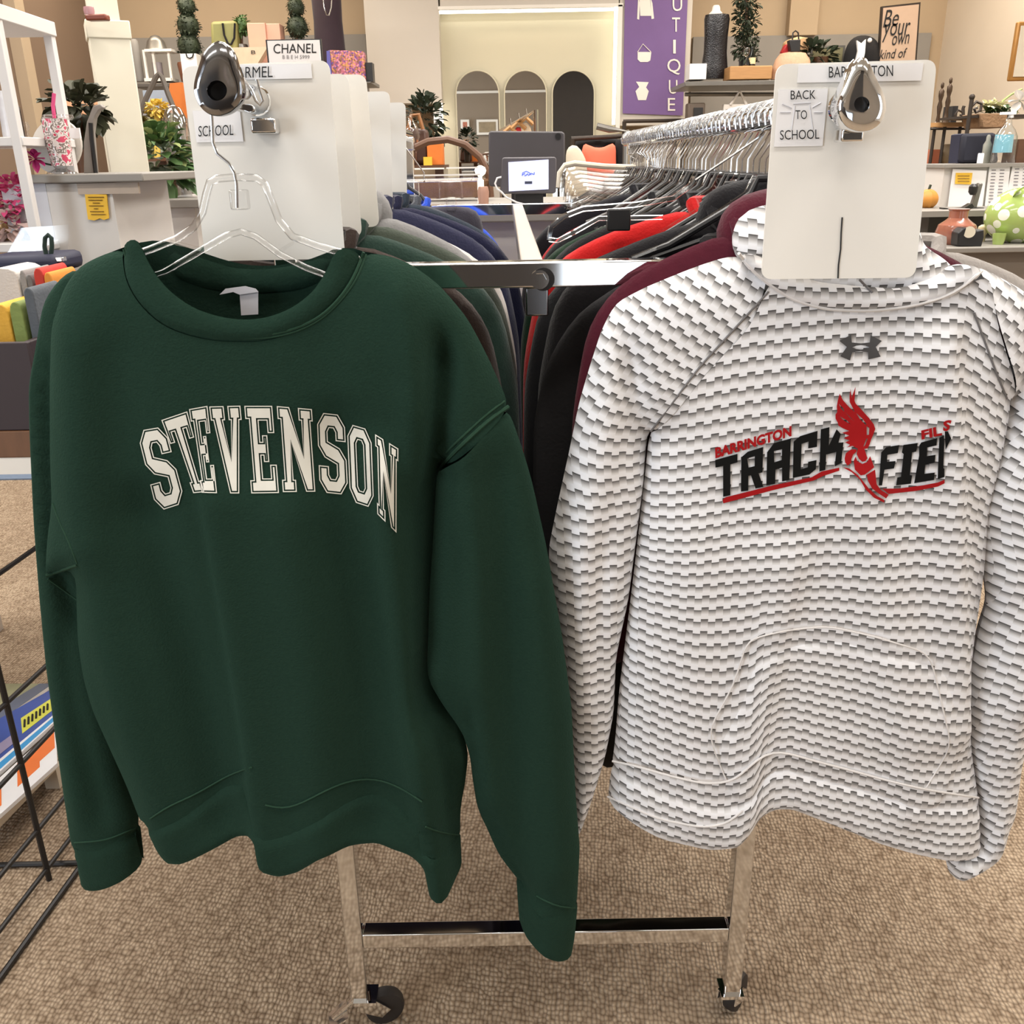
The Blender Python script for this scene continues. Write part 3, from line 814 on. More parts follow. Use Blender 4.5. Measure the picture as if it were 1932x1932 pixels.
# collegiate lettering
GL = {
    'S': [[(0, 5.4), (0, 2.4), (2.4, 0), (7.6, 0), (10, 2.4), (10, 7), (7.8, 9.2), (3.6, 10.4), (3.6, 12.3), (4.3, 13.1), (5.7, 13.1), (6.4, 12.3), (6.4, 10.6), (10, 10.6), (10, 13.6), (7.6, 16), (2.4, 16), (0, 13.6), (0, 9.3), (2.2, 7.1), (6.4, 5.9), (6.4, 3.7), (5.7, 2.9), (4.3, 2.9), (3.6, 3.7), (3.6, 5.4)]],
    'T': [[(2.2, 0), (7.8, 0), (7.8, 2.3), (6.8, 2.3), (6.8, 13), (7.9, 13), (7.9, 10.8), (10, 10.8), (10, 16), (0, 16), (0, 10.8), (2.1, 10.8), (2.1, 13), (3.2, 13), (3.2, 2.3), (2.2, 2.3)]],
    'E': [[(0, 0), (10, 0), (10, 5.2), (7.6, 5.2), (7.6, 2.7), (4.7, 2.7), (4.7, 6.9), (5.5, 6.9), (5.5, 5.7), (7.4, 5.7), (7.4, 10.6), (5.5, 10.6), (5.5, 9.4), (4.7, 9.4), (4.7, 13.3), (7.6, 13.3), (7.6, 11), (10, 11), (10, 16), (0, 16), (0, 13.6), (1.3, 13.6), (1.3, 2.4), (0, 2.4)]],
    'V': [[(3.5, 0), (6.7, 0), (9.2, 13.4), (10, 13.4), (10, 16), (5.8, 16), (5.8, 13.4), (6.5, 13.4), (5.2, 6), (3.9, 13.4), (4.6, 13.4), (4.6, 16), (0, 16), (0, 13.4), (.8, 13.4)]],
    'N': [[(0, 0), (4, 0), (4, 2.3), (3.3, 2.3), (3.3, 9.6), (6.7, 0), (9.3, 0), (9.3, 13.6), (10, 13.6), (10, 16), (6, 16), (6, 13.6), (6.7, 13.6), (6.7, 6.6), (3.5, 16), (0, 16), (0, 13.6), (.8, 13.6), (.8, 2.3), (0, 2.3)]],
    'O': [[(0, 2.6), (2.4, 0), (7.6, 0), (10, 2.6), (10, 13.4), (7.6, 16), (2.4, 16), (0, 13.4)], [(3.6, 3.6), (4.3, 2.8), (5.7, 2.8), (6.4, 3.6), (6.4, 12.4), (5.7, 13.2), (4.3, 13.2), (3.6, 12.4)]],
}


def offset_poly(P, d):
    """grow (d>0) a closed pixel outline by d pixels with mitred corners"""
    P = np.array(P, float); n = len(P)
    A = .5 * np.sum(P[:, 0] * np.roll(P[:, 1], -1) - np.roll(P[:, 0], -1) * P[:, 1]); sg = 1 if A > 0 else -1
    out = []
    for i in range(n):
        a, b, c = P[i - 1], P[i], P[(i + 1) % n]
        u = (b - a) / (np.hypot(*(b - a)) + 1e-9); v = (c - b) / (np.hypot(*(c - b)) + 1e-9)
        n1 = np.array([u[1], -u[0]]) * sg; n2 = np.array([v[1], -v[0]]) * sg
        mm = n1 + n2; k = mm @ mm
        out.append(b + mm * (2 * d / max(k, .6)))
    return np.array(out)


def bilin(q, x, y):
    TL, TR, BR, BL = [np.array(p, float) for p in q]
    return (BL * (1 - x) + BR * x) * (1 - y) + (TL * (1 - x) + TR * x) * y


LQ = [('S', (140, 322), (268, 300), (362, 648), (232, 690)), ('T', (252, 272), (370, 232), (468, 598), (378, 607)), ('E', (378, 222), (462, 207), (506, 605), (436, 603)), ('V', (470, 210), (612, 206), (650, 606), (520, 606)),
      ('E', (630, 207), (757, 207), (788, 604), (662, 606)), ('N', (778, 208), (938, 222), (965, 598), (806, 600)), ('S', (960, 236), (1086, 250), (1104, 614), (974, 600)), ('O', (1097, 286), (1208, 318), (1222, 676), (1112, 640)), ('N', (1226, 336), (1332, 402), (1330, 792), (1236, 700))]
m = MB(); mo = MB()
for ch, *q in LQ:
    q = [(x / 2.415 + 200, y / 2.415 + 680) for x, y in q]
    for gi, g in enumerate([GL[ch]]):
        L = [[bilin(q, x / 10, y / 16) for x, y in l] for l in g]
        sg = [1] + [-1] * (len(L) - 1)
        inner = [offset_poly(l, -4.7 * k) for l, k in zip(L, sg)]
        gb.decal(m, inner, .0016, 8)
        for l, k in zip(L, sg):
            gb.decal(mo, [l, offset_poly(l, -1.9)] if k > 0 else [offset_poly(l, 1.7), l], .0015, 9)
m.build('lettering', PRINT, gs, smooth=True); mo.build('lettering_outline', PRINT, gs, smooth=True)

# its clear hanger
HY = GY + .002
hg = thing('clothes_hanger', 'clear plastic hanger with wire hook carrying the green sweatshirt', 'hanger', at(448, 500, HY))
hk = [(484, 150), (490, 172), (496, 190), (491, 198), (483, 190), (474, 170), (458, 148), (438, 134), (420, 131), (404, 142), (398, 168), (398, 200), (400, 230), (402, 270), (410, 290), (432, 308), (442, 326), (446, 346), (447, 392)]
m = MB(); m.tube([at(x, y, HY) for x, y in hk], .0016, 8); m.build('hook', WIRE, hg)
up = [(170, 512), (230, 490), (285, 470), (335, 450), (366, 428), (382, 400), (390, 365), (396, 344), (410, 337), (448, 334), (485, 336), (500, 348), (512, 378), (526, 415), (552, 446), (600, 464), (645, 477), (700, 498), (750, 520)]
lo = [(190, 545), (250, 532), (312, 512), (380, 472), (428, 444), (455, 437), (482, 446), (530, 481), (575, 504), (620, 521), (690, 545), (735, 558)]
m = MB(); m.tube([at(x, y, HY) for x, y in up], .0038, 10); m.tube([at(x, y, HY) for x, y in lo], .0034, 10)
wb = MB().prism([at(x, y, HY - .0006) for x, y in up] + [at(x, y, HY - .0006) for x, y in lo[::-1]], (0, .0012, 0)); wb.build('web', CFLAT, hg)
m.tube([at(322, 456, HY), at(378, 470, HY)], .0018, 6); m.tube([at(520, 478, HY), at(566, 450, HY)], .0018, 6)
m.build('frame', CLEAR, hg)
m = MB(); m.px(432, 358, 466, 396, HY - .006, .012); m.build('hook_boss', CLEAR, hg, bevel=.002)


# ------------------------------------------------------------------ the patterned hoodie
def weavemat():
    m = bpy.data.materials.new('printed_weave_fabric'); m.use_nodes = True
    nt = m.node_tree; N = nt.nodes; L = nt.links; b = N['Principled BSDF']
    def mth(op, a, c=None, clamp=False):
        n = N.new('ShaderNodeMath'); n.operation = op; n.use_clamp = clamp
        for i, v in enumerate((a, c)):
            if v is None: continue
            if isinstance(v, (int, float)): n.inputs[i].default_value = v
            else: L.new(v, n.inputs[i])
        return n.outputs[0]
    uv = N.new('ShaderNodeUVMap'); uv.uv_map = 'UVMap'; sx = N.new('ShaderNodeSeparateXYZ'); L.new(uv.outputs[0], sx.inputs[0])
    U = mth('DIVIDE', sx.outputs[0], .00835); V = mth('DIVIDE', sx.outputs[1], .0150)
    col = mth('FLOOR', U); odd = mth('FLOORED_MODULO', col, 2.0)
    V2 = mth('ADD', V, mth('MULTIPLY', odd, -.24)); t = mth('SUBTRACT', 1.0, mth('FRACT', V2))
    rp = N.new('ShaderNodeValToRGB'); e = rp.color_ramp.elements
    e[0].position = 0.0; e[0].color = (*lin('4f4d4d'), 1); e[1].position = 0.62; e[1].color = (*lin('ecebed'), 1)
    for p, c in ((.045, '454342'), (.09, '6c6a69'), (.26, '9b9897'), (.44, 'cbc8c7')):
        k = e.new(p); k.color = (*lin(c), 1)
    L.new(t, rp.inputs[0])
    rq = N.new('ShaderNodeValToRGB'); e = rq.color_ramp.elements
    e[0].position = 0.0; e[0].color = (*lin('5c5a5a'), 1); e[1].position = 0.56; e[1].color = (*lin('efeff2'), 1)
    for p, c in ((.045, '5f5c5b'), (.09, '82807f'), (.24, 'b0adac'), (.40, 'd8d6d5')):
        k = e.new(p); k.color = (*lin(c), 1)
    L.new(t, rq.inputs[0])
    mx = N.new('ShaderNodeMix'); mx.data_type = 'RGBA'; L.new(odd, mx.inputs[0]); L.new(rq.outputs[0], mx.inputs[6]); L.new(rp.outputs[0], mx.inputs[7])
    L.new(mx.outputs[2], b.inputs['Base Color']); b.inputs['Roughness'].default_value = .75; b.inputs['Sheen Weight'].default_value = .15
    b.inputs['Specular IOR Level'].default_value = .25
    return m


WEAVE = weavemat()
HOY = .985
hd = thing('hoodie', 'white hoodie with grey brick weave print and red winged shoe logo', 'hoodie', at(1500, 1500, HOY))
Z5 = lambda L: [(x / 2.073 + 1000, y / 2.073 + 1000) for x, y in L]
seam_px = [(1155, 1436), (1200, 1445), (1241, 1458), (1309, 1475), (1345, 1480), (1375, 1476), (1400, 1466), (1412, 1448), (1424, 1430), (1445, 1419), (1473, 1417), (1530, 1434), (1603, 1453), (1675, 1473), (1748, 1490), (1846, 1505)]
_sx = np.array(seam_px, float)


def sst(t): t = np.clip(t, 0, 1); return t * t * (3 - 2 * t)


def weave_uv(kind):
    def fn(co):
        Q = co.copy(); Q[:, 1] = HOY; P = proj_arr(Q); x, y = P[:, 0], P[:, 1]
        if kind == 'body':
            dy = np.minimum(.00026 * (x - 1640) ** 2, 60) * (1 - sst((y - 850) / 350))
            hem = np.interp(x, _sx[:, 0], _sx[:, 1]) - 1455
            dy = dy + hem * sst((y - 1000) / 400)
            dy = dy + .6 * np.maximum(x - 1788, 0) * (1 - sst((y - 1150) / 200))
            A = at_arr(np.stack([x, y - dy], 1), HOY)
            u, v = A[:, 0], A[:, 2]
        elif kind == 'hem':
            hem = np.interp(x, _sx[:, 0], _sx[:, 1]) - 1455
            A = at_arr(np.stack([x, y - hem], 1), HOY); u, v = A[:, 0], A[:, 2]
        elif kind == 'left':
            a = np.radians(34) * (1 - sst((y - 640) / 330)) + np.radians(-2)
            A = at_arr(np.stack([x - 1180, y], 1) + [1180, 0], HOY); o = at(1150, 800, HOY)
            X = A[:, 0] - o[0]; Z = A[:, 2] - o[2]
            u = X * np.cos(a) - Z * np.sin(a); v = X * np.sin(a) + Z * np.cos(a)
        elif kind == 'right':
            a = np.radians(34) * (1 - sst((y - 760) / 330)) + np.radians(3)
            A = at_arr(P, HOY); o = at(1880, 800, HOY); X = A[:, 0] - o[0]; Z = A[:, 2] - o[2]
            u = X * np.cos(a) - Z * np.sin(a); v = X * np.sin(a) + Z * np.cos(a)
        else:
            dy = .0009 * (x - 1610) ** 2 * -.35
            A = at_arr(np.stack([x, y - dy], 1), HOY); u, v = A[:, 0], A[:, 2]
        return np.stack([u, v], 1) + 10
    return fn


neckh = [(1440, 512), (1500, 538), (1560, 552), (1640, 556), (1720, 550), (1790, 532), (1836, 508)]
hb_px = neckh + [(1850, 600), (1872, 670), (1905, 752), (1888, 850), (1862, 960), (1853, 1080), (1838, 1180), (1822, 1310), (1832, 1420), (1846, 1516), (1748, 1504), (1675, 1487), (1603, 1467), (1530, 1448), (1473, 1431), (1445, 1433), (1424, 1444), (1412, 1462), (1400, 1480), (1375, 1490), (1345, 1494), (1309, 1489), (1241, 1472), (1200, 1459), (1153, 1448),
        (1160, 1400), (1168, 1300), (1183, 1180), (1200, 1040), (1214, 920), (1225, 815), (1320, 690), (1400, 605)]
nh = len(hb_px)
iH = hb_px.index((1846, 1516)); iL = hb_px.index((1225, 815))
opn = list(range(0, 9)) + list(range(iH, iH + 15)) + [iL, iL + 1, iL + 2]
hfolds = [([(1770, 660), (1786, 850), (1792, 1050), (1806, 1200), (1818, 1340)], .020, .006, 'sl'),
          ([(1490, 1060), (1445, 1250), (1418, 1400), (1400, 1545)], .014, .014, 'sl'),
          ([(1600, 900), (1640, 1150), (1700, 1480)], .008, .030, 'r'),
          ([(1290, 1000), (1300, 1250), (1310, 1500)], .006, .035, 'r'),
          ([(1660, 620), (1690, 900), (1740, 1250)], .005, .022, 'v'),
          ([(1500, 640), (1480, 820), (1450, 1000)], .004, .04, 'r')]
hex_ = [((1155, 1440), (1145, 1505)), ((1846, 1505), (1845, 1602))]
hb = Cloth(hb_px, HOY, .036, .07, hfolds, open_=opn, sp=.0085, extra=hex_, Tb=.018)
o = hb.mesh().build('body', WEAVE, hd, ang=70); put_uv(o, weave_uv('body'))
hemh_px = seam_px + [(1845, 1600), (1772, 1590), (1700, 1574), (1640, 1556), (1555, 1521), (1487, 1493), (1448, 1492), (1420, 1506), (1400, 1530), (1376, 1554), (1328, 1562), (1241, 1545), (1196, 1525), (1146, 1503)]
hh = Cloth(hemh_px, HOY, .005, .012, base=lambda P: hb.y(P), sp=.0085, it=1)
o = hh.mesh().build('hem_band', WEAVE, hd, ang=70); put_uv(o, weave_uv('hem'))
hbh = Cloth([(1396, 1500), (1440, 1490), (1560, 1520), (1690, 1570), (1672, 1584), (1650, 1585), (1605, 1570), (1530, 1540), (1464, 1517), (1400, 1521)], HOY + .03, .006, .012, sp=.01)
o = hbh.mesh().build('back_hem', WEAVE, hd, ang=70); put_uv(o, weave_uv('hem'))
# sleeves
hl_px = [(1440, 512), (1415, 492), (1388, 480), (1345, 492), (1300, 508), (1210, 545), (1165, 573), (1136, 612), (1112, 690), (1092, 760), (1074, 850), (1052, 950), (1034, 1040), (1042, 1110), (1060, 1210), (1074, 1320), (1082, 1430), (1082, 1530), (1088, 1580), (1100, 1556), (1118, 1505), (1142, 1428), (1158, 1345), (1162, 1240), (1186, 1130), (1208, 960), (1222, 850), (1225, 815), (1320, 690), (1400, 605)]
hl = Cloth(hl_px, HOY, .036, .06, [([(1168, 600), (1190, 700), (1215, 830)], .012, .012, 'v'), ([(1140, 640), (1115, 850), (1090, 1050), (1095, 1300)], .008, .015, 'r'), ([(1190, 700), (1165, 900), (1130, 1100), (1110, 1400)], .007, .012, 'v'),
                                  ([(1160, 900), (1150, 1100), (1140, 1300)], .004, .01, 'r')], open_=[27, 28, 29, 0], sp=.008)
o = hl.mesh().build('sleeve', WEAVE, hd, ang=70); put_uv(o, weave_uv('left'))
hr_px = [(1836, 508), (1838, 500), (1862, 510), (1932, 548), (1975, 590), (1992, 680), (2000, 820), (2004, 980), (1996, 1120), (1972, 1240), (1945, 1340), (1922, 1440), (1912, 1530), (1892, 1600), (1850, 1630), (1808, 1652), (1792, 1656), (1779, 1600), (1800, 1592), (1845, 1598), (1846, 1510), (1832, 1420), (1824, 1330), (1832, 1260), (1852, 1180), (1862, 1140), (1850, 1030), (1852, 950), (1872, 890), (1905, 752), (1872, 670), (1850, 600)]
hr = Cloth(hr_px, HOY, .040, .055, [([(1920, 640), (1915, 800), (1880, 1000)], .010, .014, 'v'), ([(1900, 900), (1905, 1100), (1890, 1300)], .008, .018, 'r'), ([(1862, 1200), (1872, 1380), (1890, 1560)], .007, .010, 'v')], open_=[0, 29, 30, 31], sp=.008)
o = hr.mesh().build('sleeve', WEAVE, hd, ang=70); put_uv(o, weave_uv('right'))
# hood bunched round the neck, collar roll and pocket
ho_px = [(1392, 496), (1382, 462), (1384, 435), (1398, 410), (1430, 390), (1500, 372), (1600, 366), (1690, 378), (1730, 430), (1752, 472), (1784, 488), (1800, 512), (1790, 548), (1720, 566), (1640, 572), (1560, 570), (1500, 552), (1450, 520), (1415, 505)]
hoo = Cloth(ho_px, HOY + .010, .034, .04, [([(1398, 400), (1405, 440), (1425, 500)], .008, .006, 'v'), ([(1420, 395), (1425, 450), (1450, 510)], .010, .007, 'v'), ([(1410, 400), (1415, 445), (1438, 505)], .004, .005, 'r'), ([(1740, 470), (1755, 500), (1760, 530)], .008, .007, 'v')], Tb=.05, sp=.006)
o = hoo.mesh().build('hood', WEAVE, hd, ang=70); put_uv(o, weave_uv('hood'))
cr_px = [(1392, 476), (1402, 500), (1430, 524), (1455, 545), (1500, 572), (1560, 588), (1640, 591), (1720, 582), (1790, 562), (1832, 534), (1858, 508), (1830, 500), (1795, 496), (1775, 520), (1700, 545), (1620, 540), (1540, 532), (1470, 505), (1430, 480)]
hcr = Cloth(cr_px, HOY - .030, .016, .018, Tb=.02, sp=.006)
o = hcr.mesh().build('collar_roll', WEAVE, hd, ang=70); put_uv(o, weave_uv('hood'))
WSEAM = mat('white_piping', 'dedad8', .6, 0, .05, 60); GSEAMH = mat('grey_stitching', '6e6b6b', .7)
m = MB(); hcr.seam(m, [(1394, 478), (1408, 500), (1432, 522), (1458, 542), (1500, 568), (1560, 584), (1640, 587), (1720, 578), (1788, 559), (1830, 532), (1852, 511)], .0017, .0005); m.build('collar_piping', WSEAM, hd)
m = MB(); hcr.seam(m, [(1622, 528), (1632, 540), (1646, 552)], .0012, .0005); m.build('overlap_seam', GSEAMH, hd)
m = MB(); hb.seam(m, [(1450, 550), (1400, 605), (1320, 692), (1228, 814)], .0011, .0004); m.build('raglan_seam', GSEAMH, hd); m = MB(); hb.seam(m, [(1838, 590), (1860, 650), (1882, 710), (1900, 752)], .0011, .0004); m.build('raglan_seam', GSEAMH, hd)
m = MB(); hh.seam(m, seam_px, .0014, .0006); hh.seam(m, [(1146, 1503), (1196, 1525), (1241, 1545), (1328, 1562), (1376, 1554), (1400, 1530)], .0014, .0004); m.build('hem_piping', WSEAM, hd)
pk_px = [(1410, 1206), (1480, 1189), (1560, 1180), (1650, 1200), (1754, 1232), (1768, 1290), (1795, 1408), (1744, 1492), (1675, 1477), (1603, 1457), (1530, 1438), (1473, 1421), (1445, 1423), (1424, 1434), (1412, 1452), (1400, 1470), (1372, 1477), (1352, 1430), (1336, 1380), (1385, 1290)]
hp = Cloth(pk_px, HOY, .0035, .006, base=lambda P: hb.y(P), sp=.0085)
o = hp.mesh().build('pocket', WEAVE, hd, ang=70); put_uv(o, weave_uv('body'))
m = MB(); hp.seam(m, [(1372, 1476), (1352, 1430), (1336, 1380), (1385, 1290), (1410, 1207), (1480, 1190), (1560, 1181), (1650, 1201), (1754, 1233), (1768, 1290), (1795, 1408), (1745, 1490)], .0010, .0002); m.build('pocket_piping', WSEAM, hd)

# the printed track logo
ZA = lambda L: [(x / 6.9 + 1340, y / 6.9 + 720) for x, y in L]
ZB = lambda L: [(x / 6.44 + 1540, y / 6.44 + 720) for x, y in L]
LBLK = mat('black_print', '090b0c', .6, 0, .1, 60, spec=.2); LRED = mat('red_print', 'a01217', .6, 0, .08, 60, spec=.2); LGRY = mat('charcoal_print', '403f40', .5, 0, .06, 60)
m = MB()
for loops in ([[(65, 1020), (355, 940), (355, 1050), (262, 1078), (262, 1480), (168, 1500), (168, 1098), (68, 1120)]],
              [[(405, 985), (490, 912), (690, 850), (680, 1180), (630, 1195), (692, 1370), (590, 1392), (530, 1220), (497, 1225), (495, 1420), (400, 1432)], [(482, 1000), (580, 970), (578, 1100), (500, 1120)]],
              [[(740, 920), (830, 800), (1050, 740), (1030, 1280), (935, 1300), (935, 1120), (850, 1145), (845, 1330), (730, 1352)], [(830, 905), (935, 880), (930, 1020), (835, 1050)]],
              [[(1085, 780), (1170, 710), (1398, 640), (1390, 850), (1275, 870), (1280, 780), (1190, 810), (1180, 1140), (1270, 1115), (1275, 1045), (1385, 1020), (1375, 1140), (1290, 1210), (1075, 1255)]],
              [[(1440, 620), (1553, 592), (1545, 830), (1645, 620), (1700, 680), (1670, 795), (1735, 790), (1705, 1060), (1620, 1105), (1640, 915), (1510, 950), (1500, 1150), (1420, 1170)]]):
    hb.decal(m, [ZA(l) for l in loops], .0018)
m.build('track_lettering', LBLK, hd); m = MB()
for l in ([(790, 860), (850, 797), (1010, 770), (992, 868), (865, 890), (860, 975), (965, 965), (945, 1055), (830, 1070), (800, 1262), (760, 1262)],
          [(1060, 770), (1235, 745), (1215, 850), (1165, 860), (1140, 1135), (1165, 1140), (1150, 1240), (970, 1262), (985, 1165), (1030, 1155), (1062, 880), (1040, 860)],
          [(1275, 740), (1470, 685), (1462, 775), (1350, 800), (1345, 905), (1450, 890), (1440, 985), (1325, 1010), (1315, 1120), (1440, 1105), (1430, 1195), (1190, 1235), (1215, 1090), (1250, 900), (1250, 780)],
          [(1495, 680), (1552, 655), (1556, 760), (1545, 1050), (1558, 1060), (1558, 1160), (1475, 1185)], [(1562, 605), (1600, 605), (1640, 690), (1610, 750), (1572, 830)]):
    hb.decal(m, [ZB(l)], .0018)
m.build('field_lettering', LBLK, hd)
m = MB()


def textcloth(mb, cl, s, q, off=.0018, bold=.045):
    V, F = text2d(s, 0.0, bold); mb.add(cl.pt([bilin(q, a, b) for a, b in V], off), F)


textcloth(m, hb, 'BARRINGTON', ZA([(62, 862), (1058, 573), (1058, 712), (68, 1002)]))
m.build('school_lettering', LRED, hd); m = MB(); textcloth(m, hb, 'FIL', ZB([(1275, 595), (1515, 535), (1530, 650), (1280, 705)])); textcloth(m, hb, 'S', ZB([(1545, 475), (1655, 462), (1610, 600), (1540, 605)]))
m.build('school_lettering', LRED, hd)
m = MB(); hb.decal(m, [ZA([(160, 1540), (200, 1505), (820, 1350), (1320, 1245), (1450, 1170), (1680, 1120), (1680, 1160), (1480, 1225), (1340, 1290), (830, 1410), (170, 1585)])], .0018)
hb.decal(m, [ZB([(800, 1300), (1000, 1300), (1300, 1260), (1480, 1225), (1558, 1192), (1560, 1235), (1480, 1275), (1200, 1330), (880, 1365)])], .0018)
m.build('underline', LRED, hd)
m = MB()
wing = [(285, 145), (325, 225), (400, 310), (470, 372), (408, 250), (405, 180), (418, 85), (430, 195), (478, 60), (465, 230), (480, 268), (545, 335), (640, 440), (700, 520), (718, 575), (690, 650), (665, 710), (650, 760), (625, 812), (585, 818), (600, 860), (622, 930), (600, 965), (560, 975), (520, 940), (490, 880), (505, 815), (440, 780), (372, 800), (412, 768), (352, 738), (405, 714), (332, 690), (400, 655), (312, 622), (400, 600), (330, 570), (270, 535), (262, 500), (235, 450), (234, 400), (255, 370), (250, 300), (262, 230)]
hb.decal(m, [ZB(wing), ZB([(275, 270), (330, 325), (342, 368), (300, 325)]), ZB([(485, 380), (560, 450), (612, 518), (596, 522), (530, 455)]), ZB([(612, 540), (645, 565), (640, 645), (614, 650)]), ZB([(610, 690), (625, 694), (590, 780), (572, 790)]),
             ZB([(352, 372), (420, 440), (470, 488), (405, 436)]), ZB([(282, 420), (370, 470), (420, 520), (335, 472)])], .0018, 5)
for l in ([(345, 930), (360, 870), (420, 825), (486, 822), (490, 850), (450, 885), (428, 940), (425, 990), (380, 1020), (350, 980)], [(455, 965), (478, 910), (500, 965), (560, 1000), (620, 975), (655, 905), (705, 1040), (590, 1130), (540, 1140), (470, 1070)],
          [(612, 1132), (715, 1068), (735, 1250), (790, 1320), (880, 1375), (850, 1420), (760, 1360), (680, 1300), (630, 1210)], [(320, 1040), (400, 1055), (500, 1130), (560, 1200), (640, 1300), (740, 1390), (830, 1440), (825, 1470), (700, 1410), (600, 1310), (530, 1190), (430, 1100)]):
    hb.decal(m, [ZB(l)], .0018, 5)
m.build('winged_shoe', LRED, hd)
ZU = lambda L: [(x / 2.833 + 1250, y / 2.833 + 560) for x, y in L]
m = MB(); hb.decal(m, [ZU([(945, 235), (1008, 203), (1012, 244), (1060, 249), (1108, 244), (1112, 205), (1172, 236), (1140, 268), (1166, 320), (1100, 335), (1099, 296), (1060, 291), (1014, 296), (1002, 341), (950, 318), (985, 268)]), ZU([(1014, 270), (1036, 261), (1060, 258), (1084, 261), (1106, 270), (1084, 279), (1060, 282), (1036, 279)])], .0018, 5)
m.build('maker_emblem', LGRY, hd)

# ------------------------------------------------------------------ garments packed on the two arms


def rack_hanger(Y, rail, m, label, group, yaw=0.0, hw=.17, hookm=None, dn=0.0):
    x, z = rail[0], rail[2] + .0135; t = thing('clothes_hanger', label, 'hanger', (x, Y, z - .15), group)
    c, s = math.cos(yaw), math.sin(yaw); P = lambda u, w: (x + u * c, Y + u * s, z + w)
    hk = [P(-.018, -.022), P(-.0205, -.008)] + [P(.0195 * math.cos(a), .0015 + .0195 * math.sin(a) - .0195 + .0015 + .003) for a in np.linspace(math.pi, 0, 9)] + [P(.019, -.026), P(.010, -.042), P(0, -.058), P(0, -.085 - dn)]
    MB().tube(hk, .0015, 6).build('hook', hookm or WIRE, t)
    P0 = P; P = lambda u, w: P0(u, w - dn)
    b = MB(); up = [P(-hw, -.165), P(-hw * .75, -.150), P(-.06, -.112), P(-.035, -.095), P(-.028, -.078), P(.028, -.078), P(.035, -.095), P(.06, -.112), P(hw * .75, -.150), P(hw, -.165)]
    b.tube(up, .0042, 8)
    lo = [P(-hw, -.172), P(-.06, -.135), P(0, -.115), P(.06, -.135), P(hw, -.172)]; b.tube(lo, .0035, 6)
    b.build('frame', m, t)
    return t


def garment(name, label, cat, m, Y, xc, zt, hw, length=.60, drop=.10, sl=.46, group=None, hood=False, seed=0, bow=.0, T=.02, short=False):
    t = thing(name, label, cat, (xc, Y, zt - length), group); r = random.Random(seed)
    nk = .075
    L = [(xc - nk, zt), (xc - .02, zt - .035), (xc + .02, zt - .035), (xc + nk, zt), (xc + hw * .62, zt - drop * .30), (xc + hw * .86, zt - drop * .62), (xc + hw * .90, zt - drop * 1.0), (xc + hw * .80, zt - .22), (xc + hw * .76, zt - length), (xc - hw * .76, zt - length), (xc - hw * .80, zt - .22), (xc - hw * .90, zt - drop), (xc - hw * .86, zt - drop * .62), (xc - hw * .62, zt - drop * .30)]
    fo = [([(xc + r.uniform(-.8, .8) * hw, zt - .12), (xc + r.uniform(-.7, .7) * hw, zt - length)], r.uniform(.004, .01), r.uniform(.02, .04), r.choice('rv')) for _ in range(4)]
    b = Cloth(L, Y, T, .05, fo, sp=.022, world=True, open_=[0, 1, 2], it=2); b.mesh().build('body', m, t, ang=75)
    for s in (-1, 1):
        e = .30 if short else sl
        S = [(xc + s * hw * .60, zt - drop * .30), (xc + s * hw * .84, zt - drop * .60), (xc + s * hw * .97, zt - drop * 1.05), (xc + s * hw * 1.04, zt - .20), (xc + s * hw * 1.06, zt - e), (xc + s * (hw * 1.06 - .075), zt - e - .01), (xc + s * (hw * .78), zt - .22), (xc + s * hw * .66, zt - .12)]
        k = Cloth(S, Y + .004, T * 1.05, .03, [([(xc + s * hw * .95, zt - .15), (xc + s * hw * .95, zt - e)], .006, .012, r.choice('rv'))], sp=.02, world=True, it=2); k.mesh().build('sleeve', m, t, ang=75)
    c = MB(); ring = [(xc + nk * math.cos(a), Y + .026 * math.sin(a), zt + .004 - .034 * max(0, -math.sin(a))) for a in np.linspace(0, 2 * math.pi, 22, endpoint=False)]
    c.tube(ring, .0085, 8, closed=True); c.build('collar', m, t)
    if hood:
        h = Cloth([(xc - .10, zt - .02), (xc - .085, zt + .03), (xc, zt + .045), (xc + .085, zt + .03), (xc + .10, zt - .02), (xc + .06, zt - .06), (xc, zt - .08), (xc - .06, zt - .06)], Y + .012, .022, .03, [([(xc - .03, zt + .03), (xc + .03, zt - .05)], .008, .012, 'v')], sp=.018, world=True)
        h.mesh().build('hood', m, t, ang=75)
    return t


def cloth(name, col, **k): return mat(name, col, .95, 0, .16, 90, bump=.2, bscale=300, sheen=.25, spec=.12)


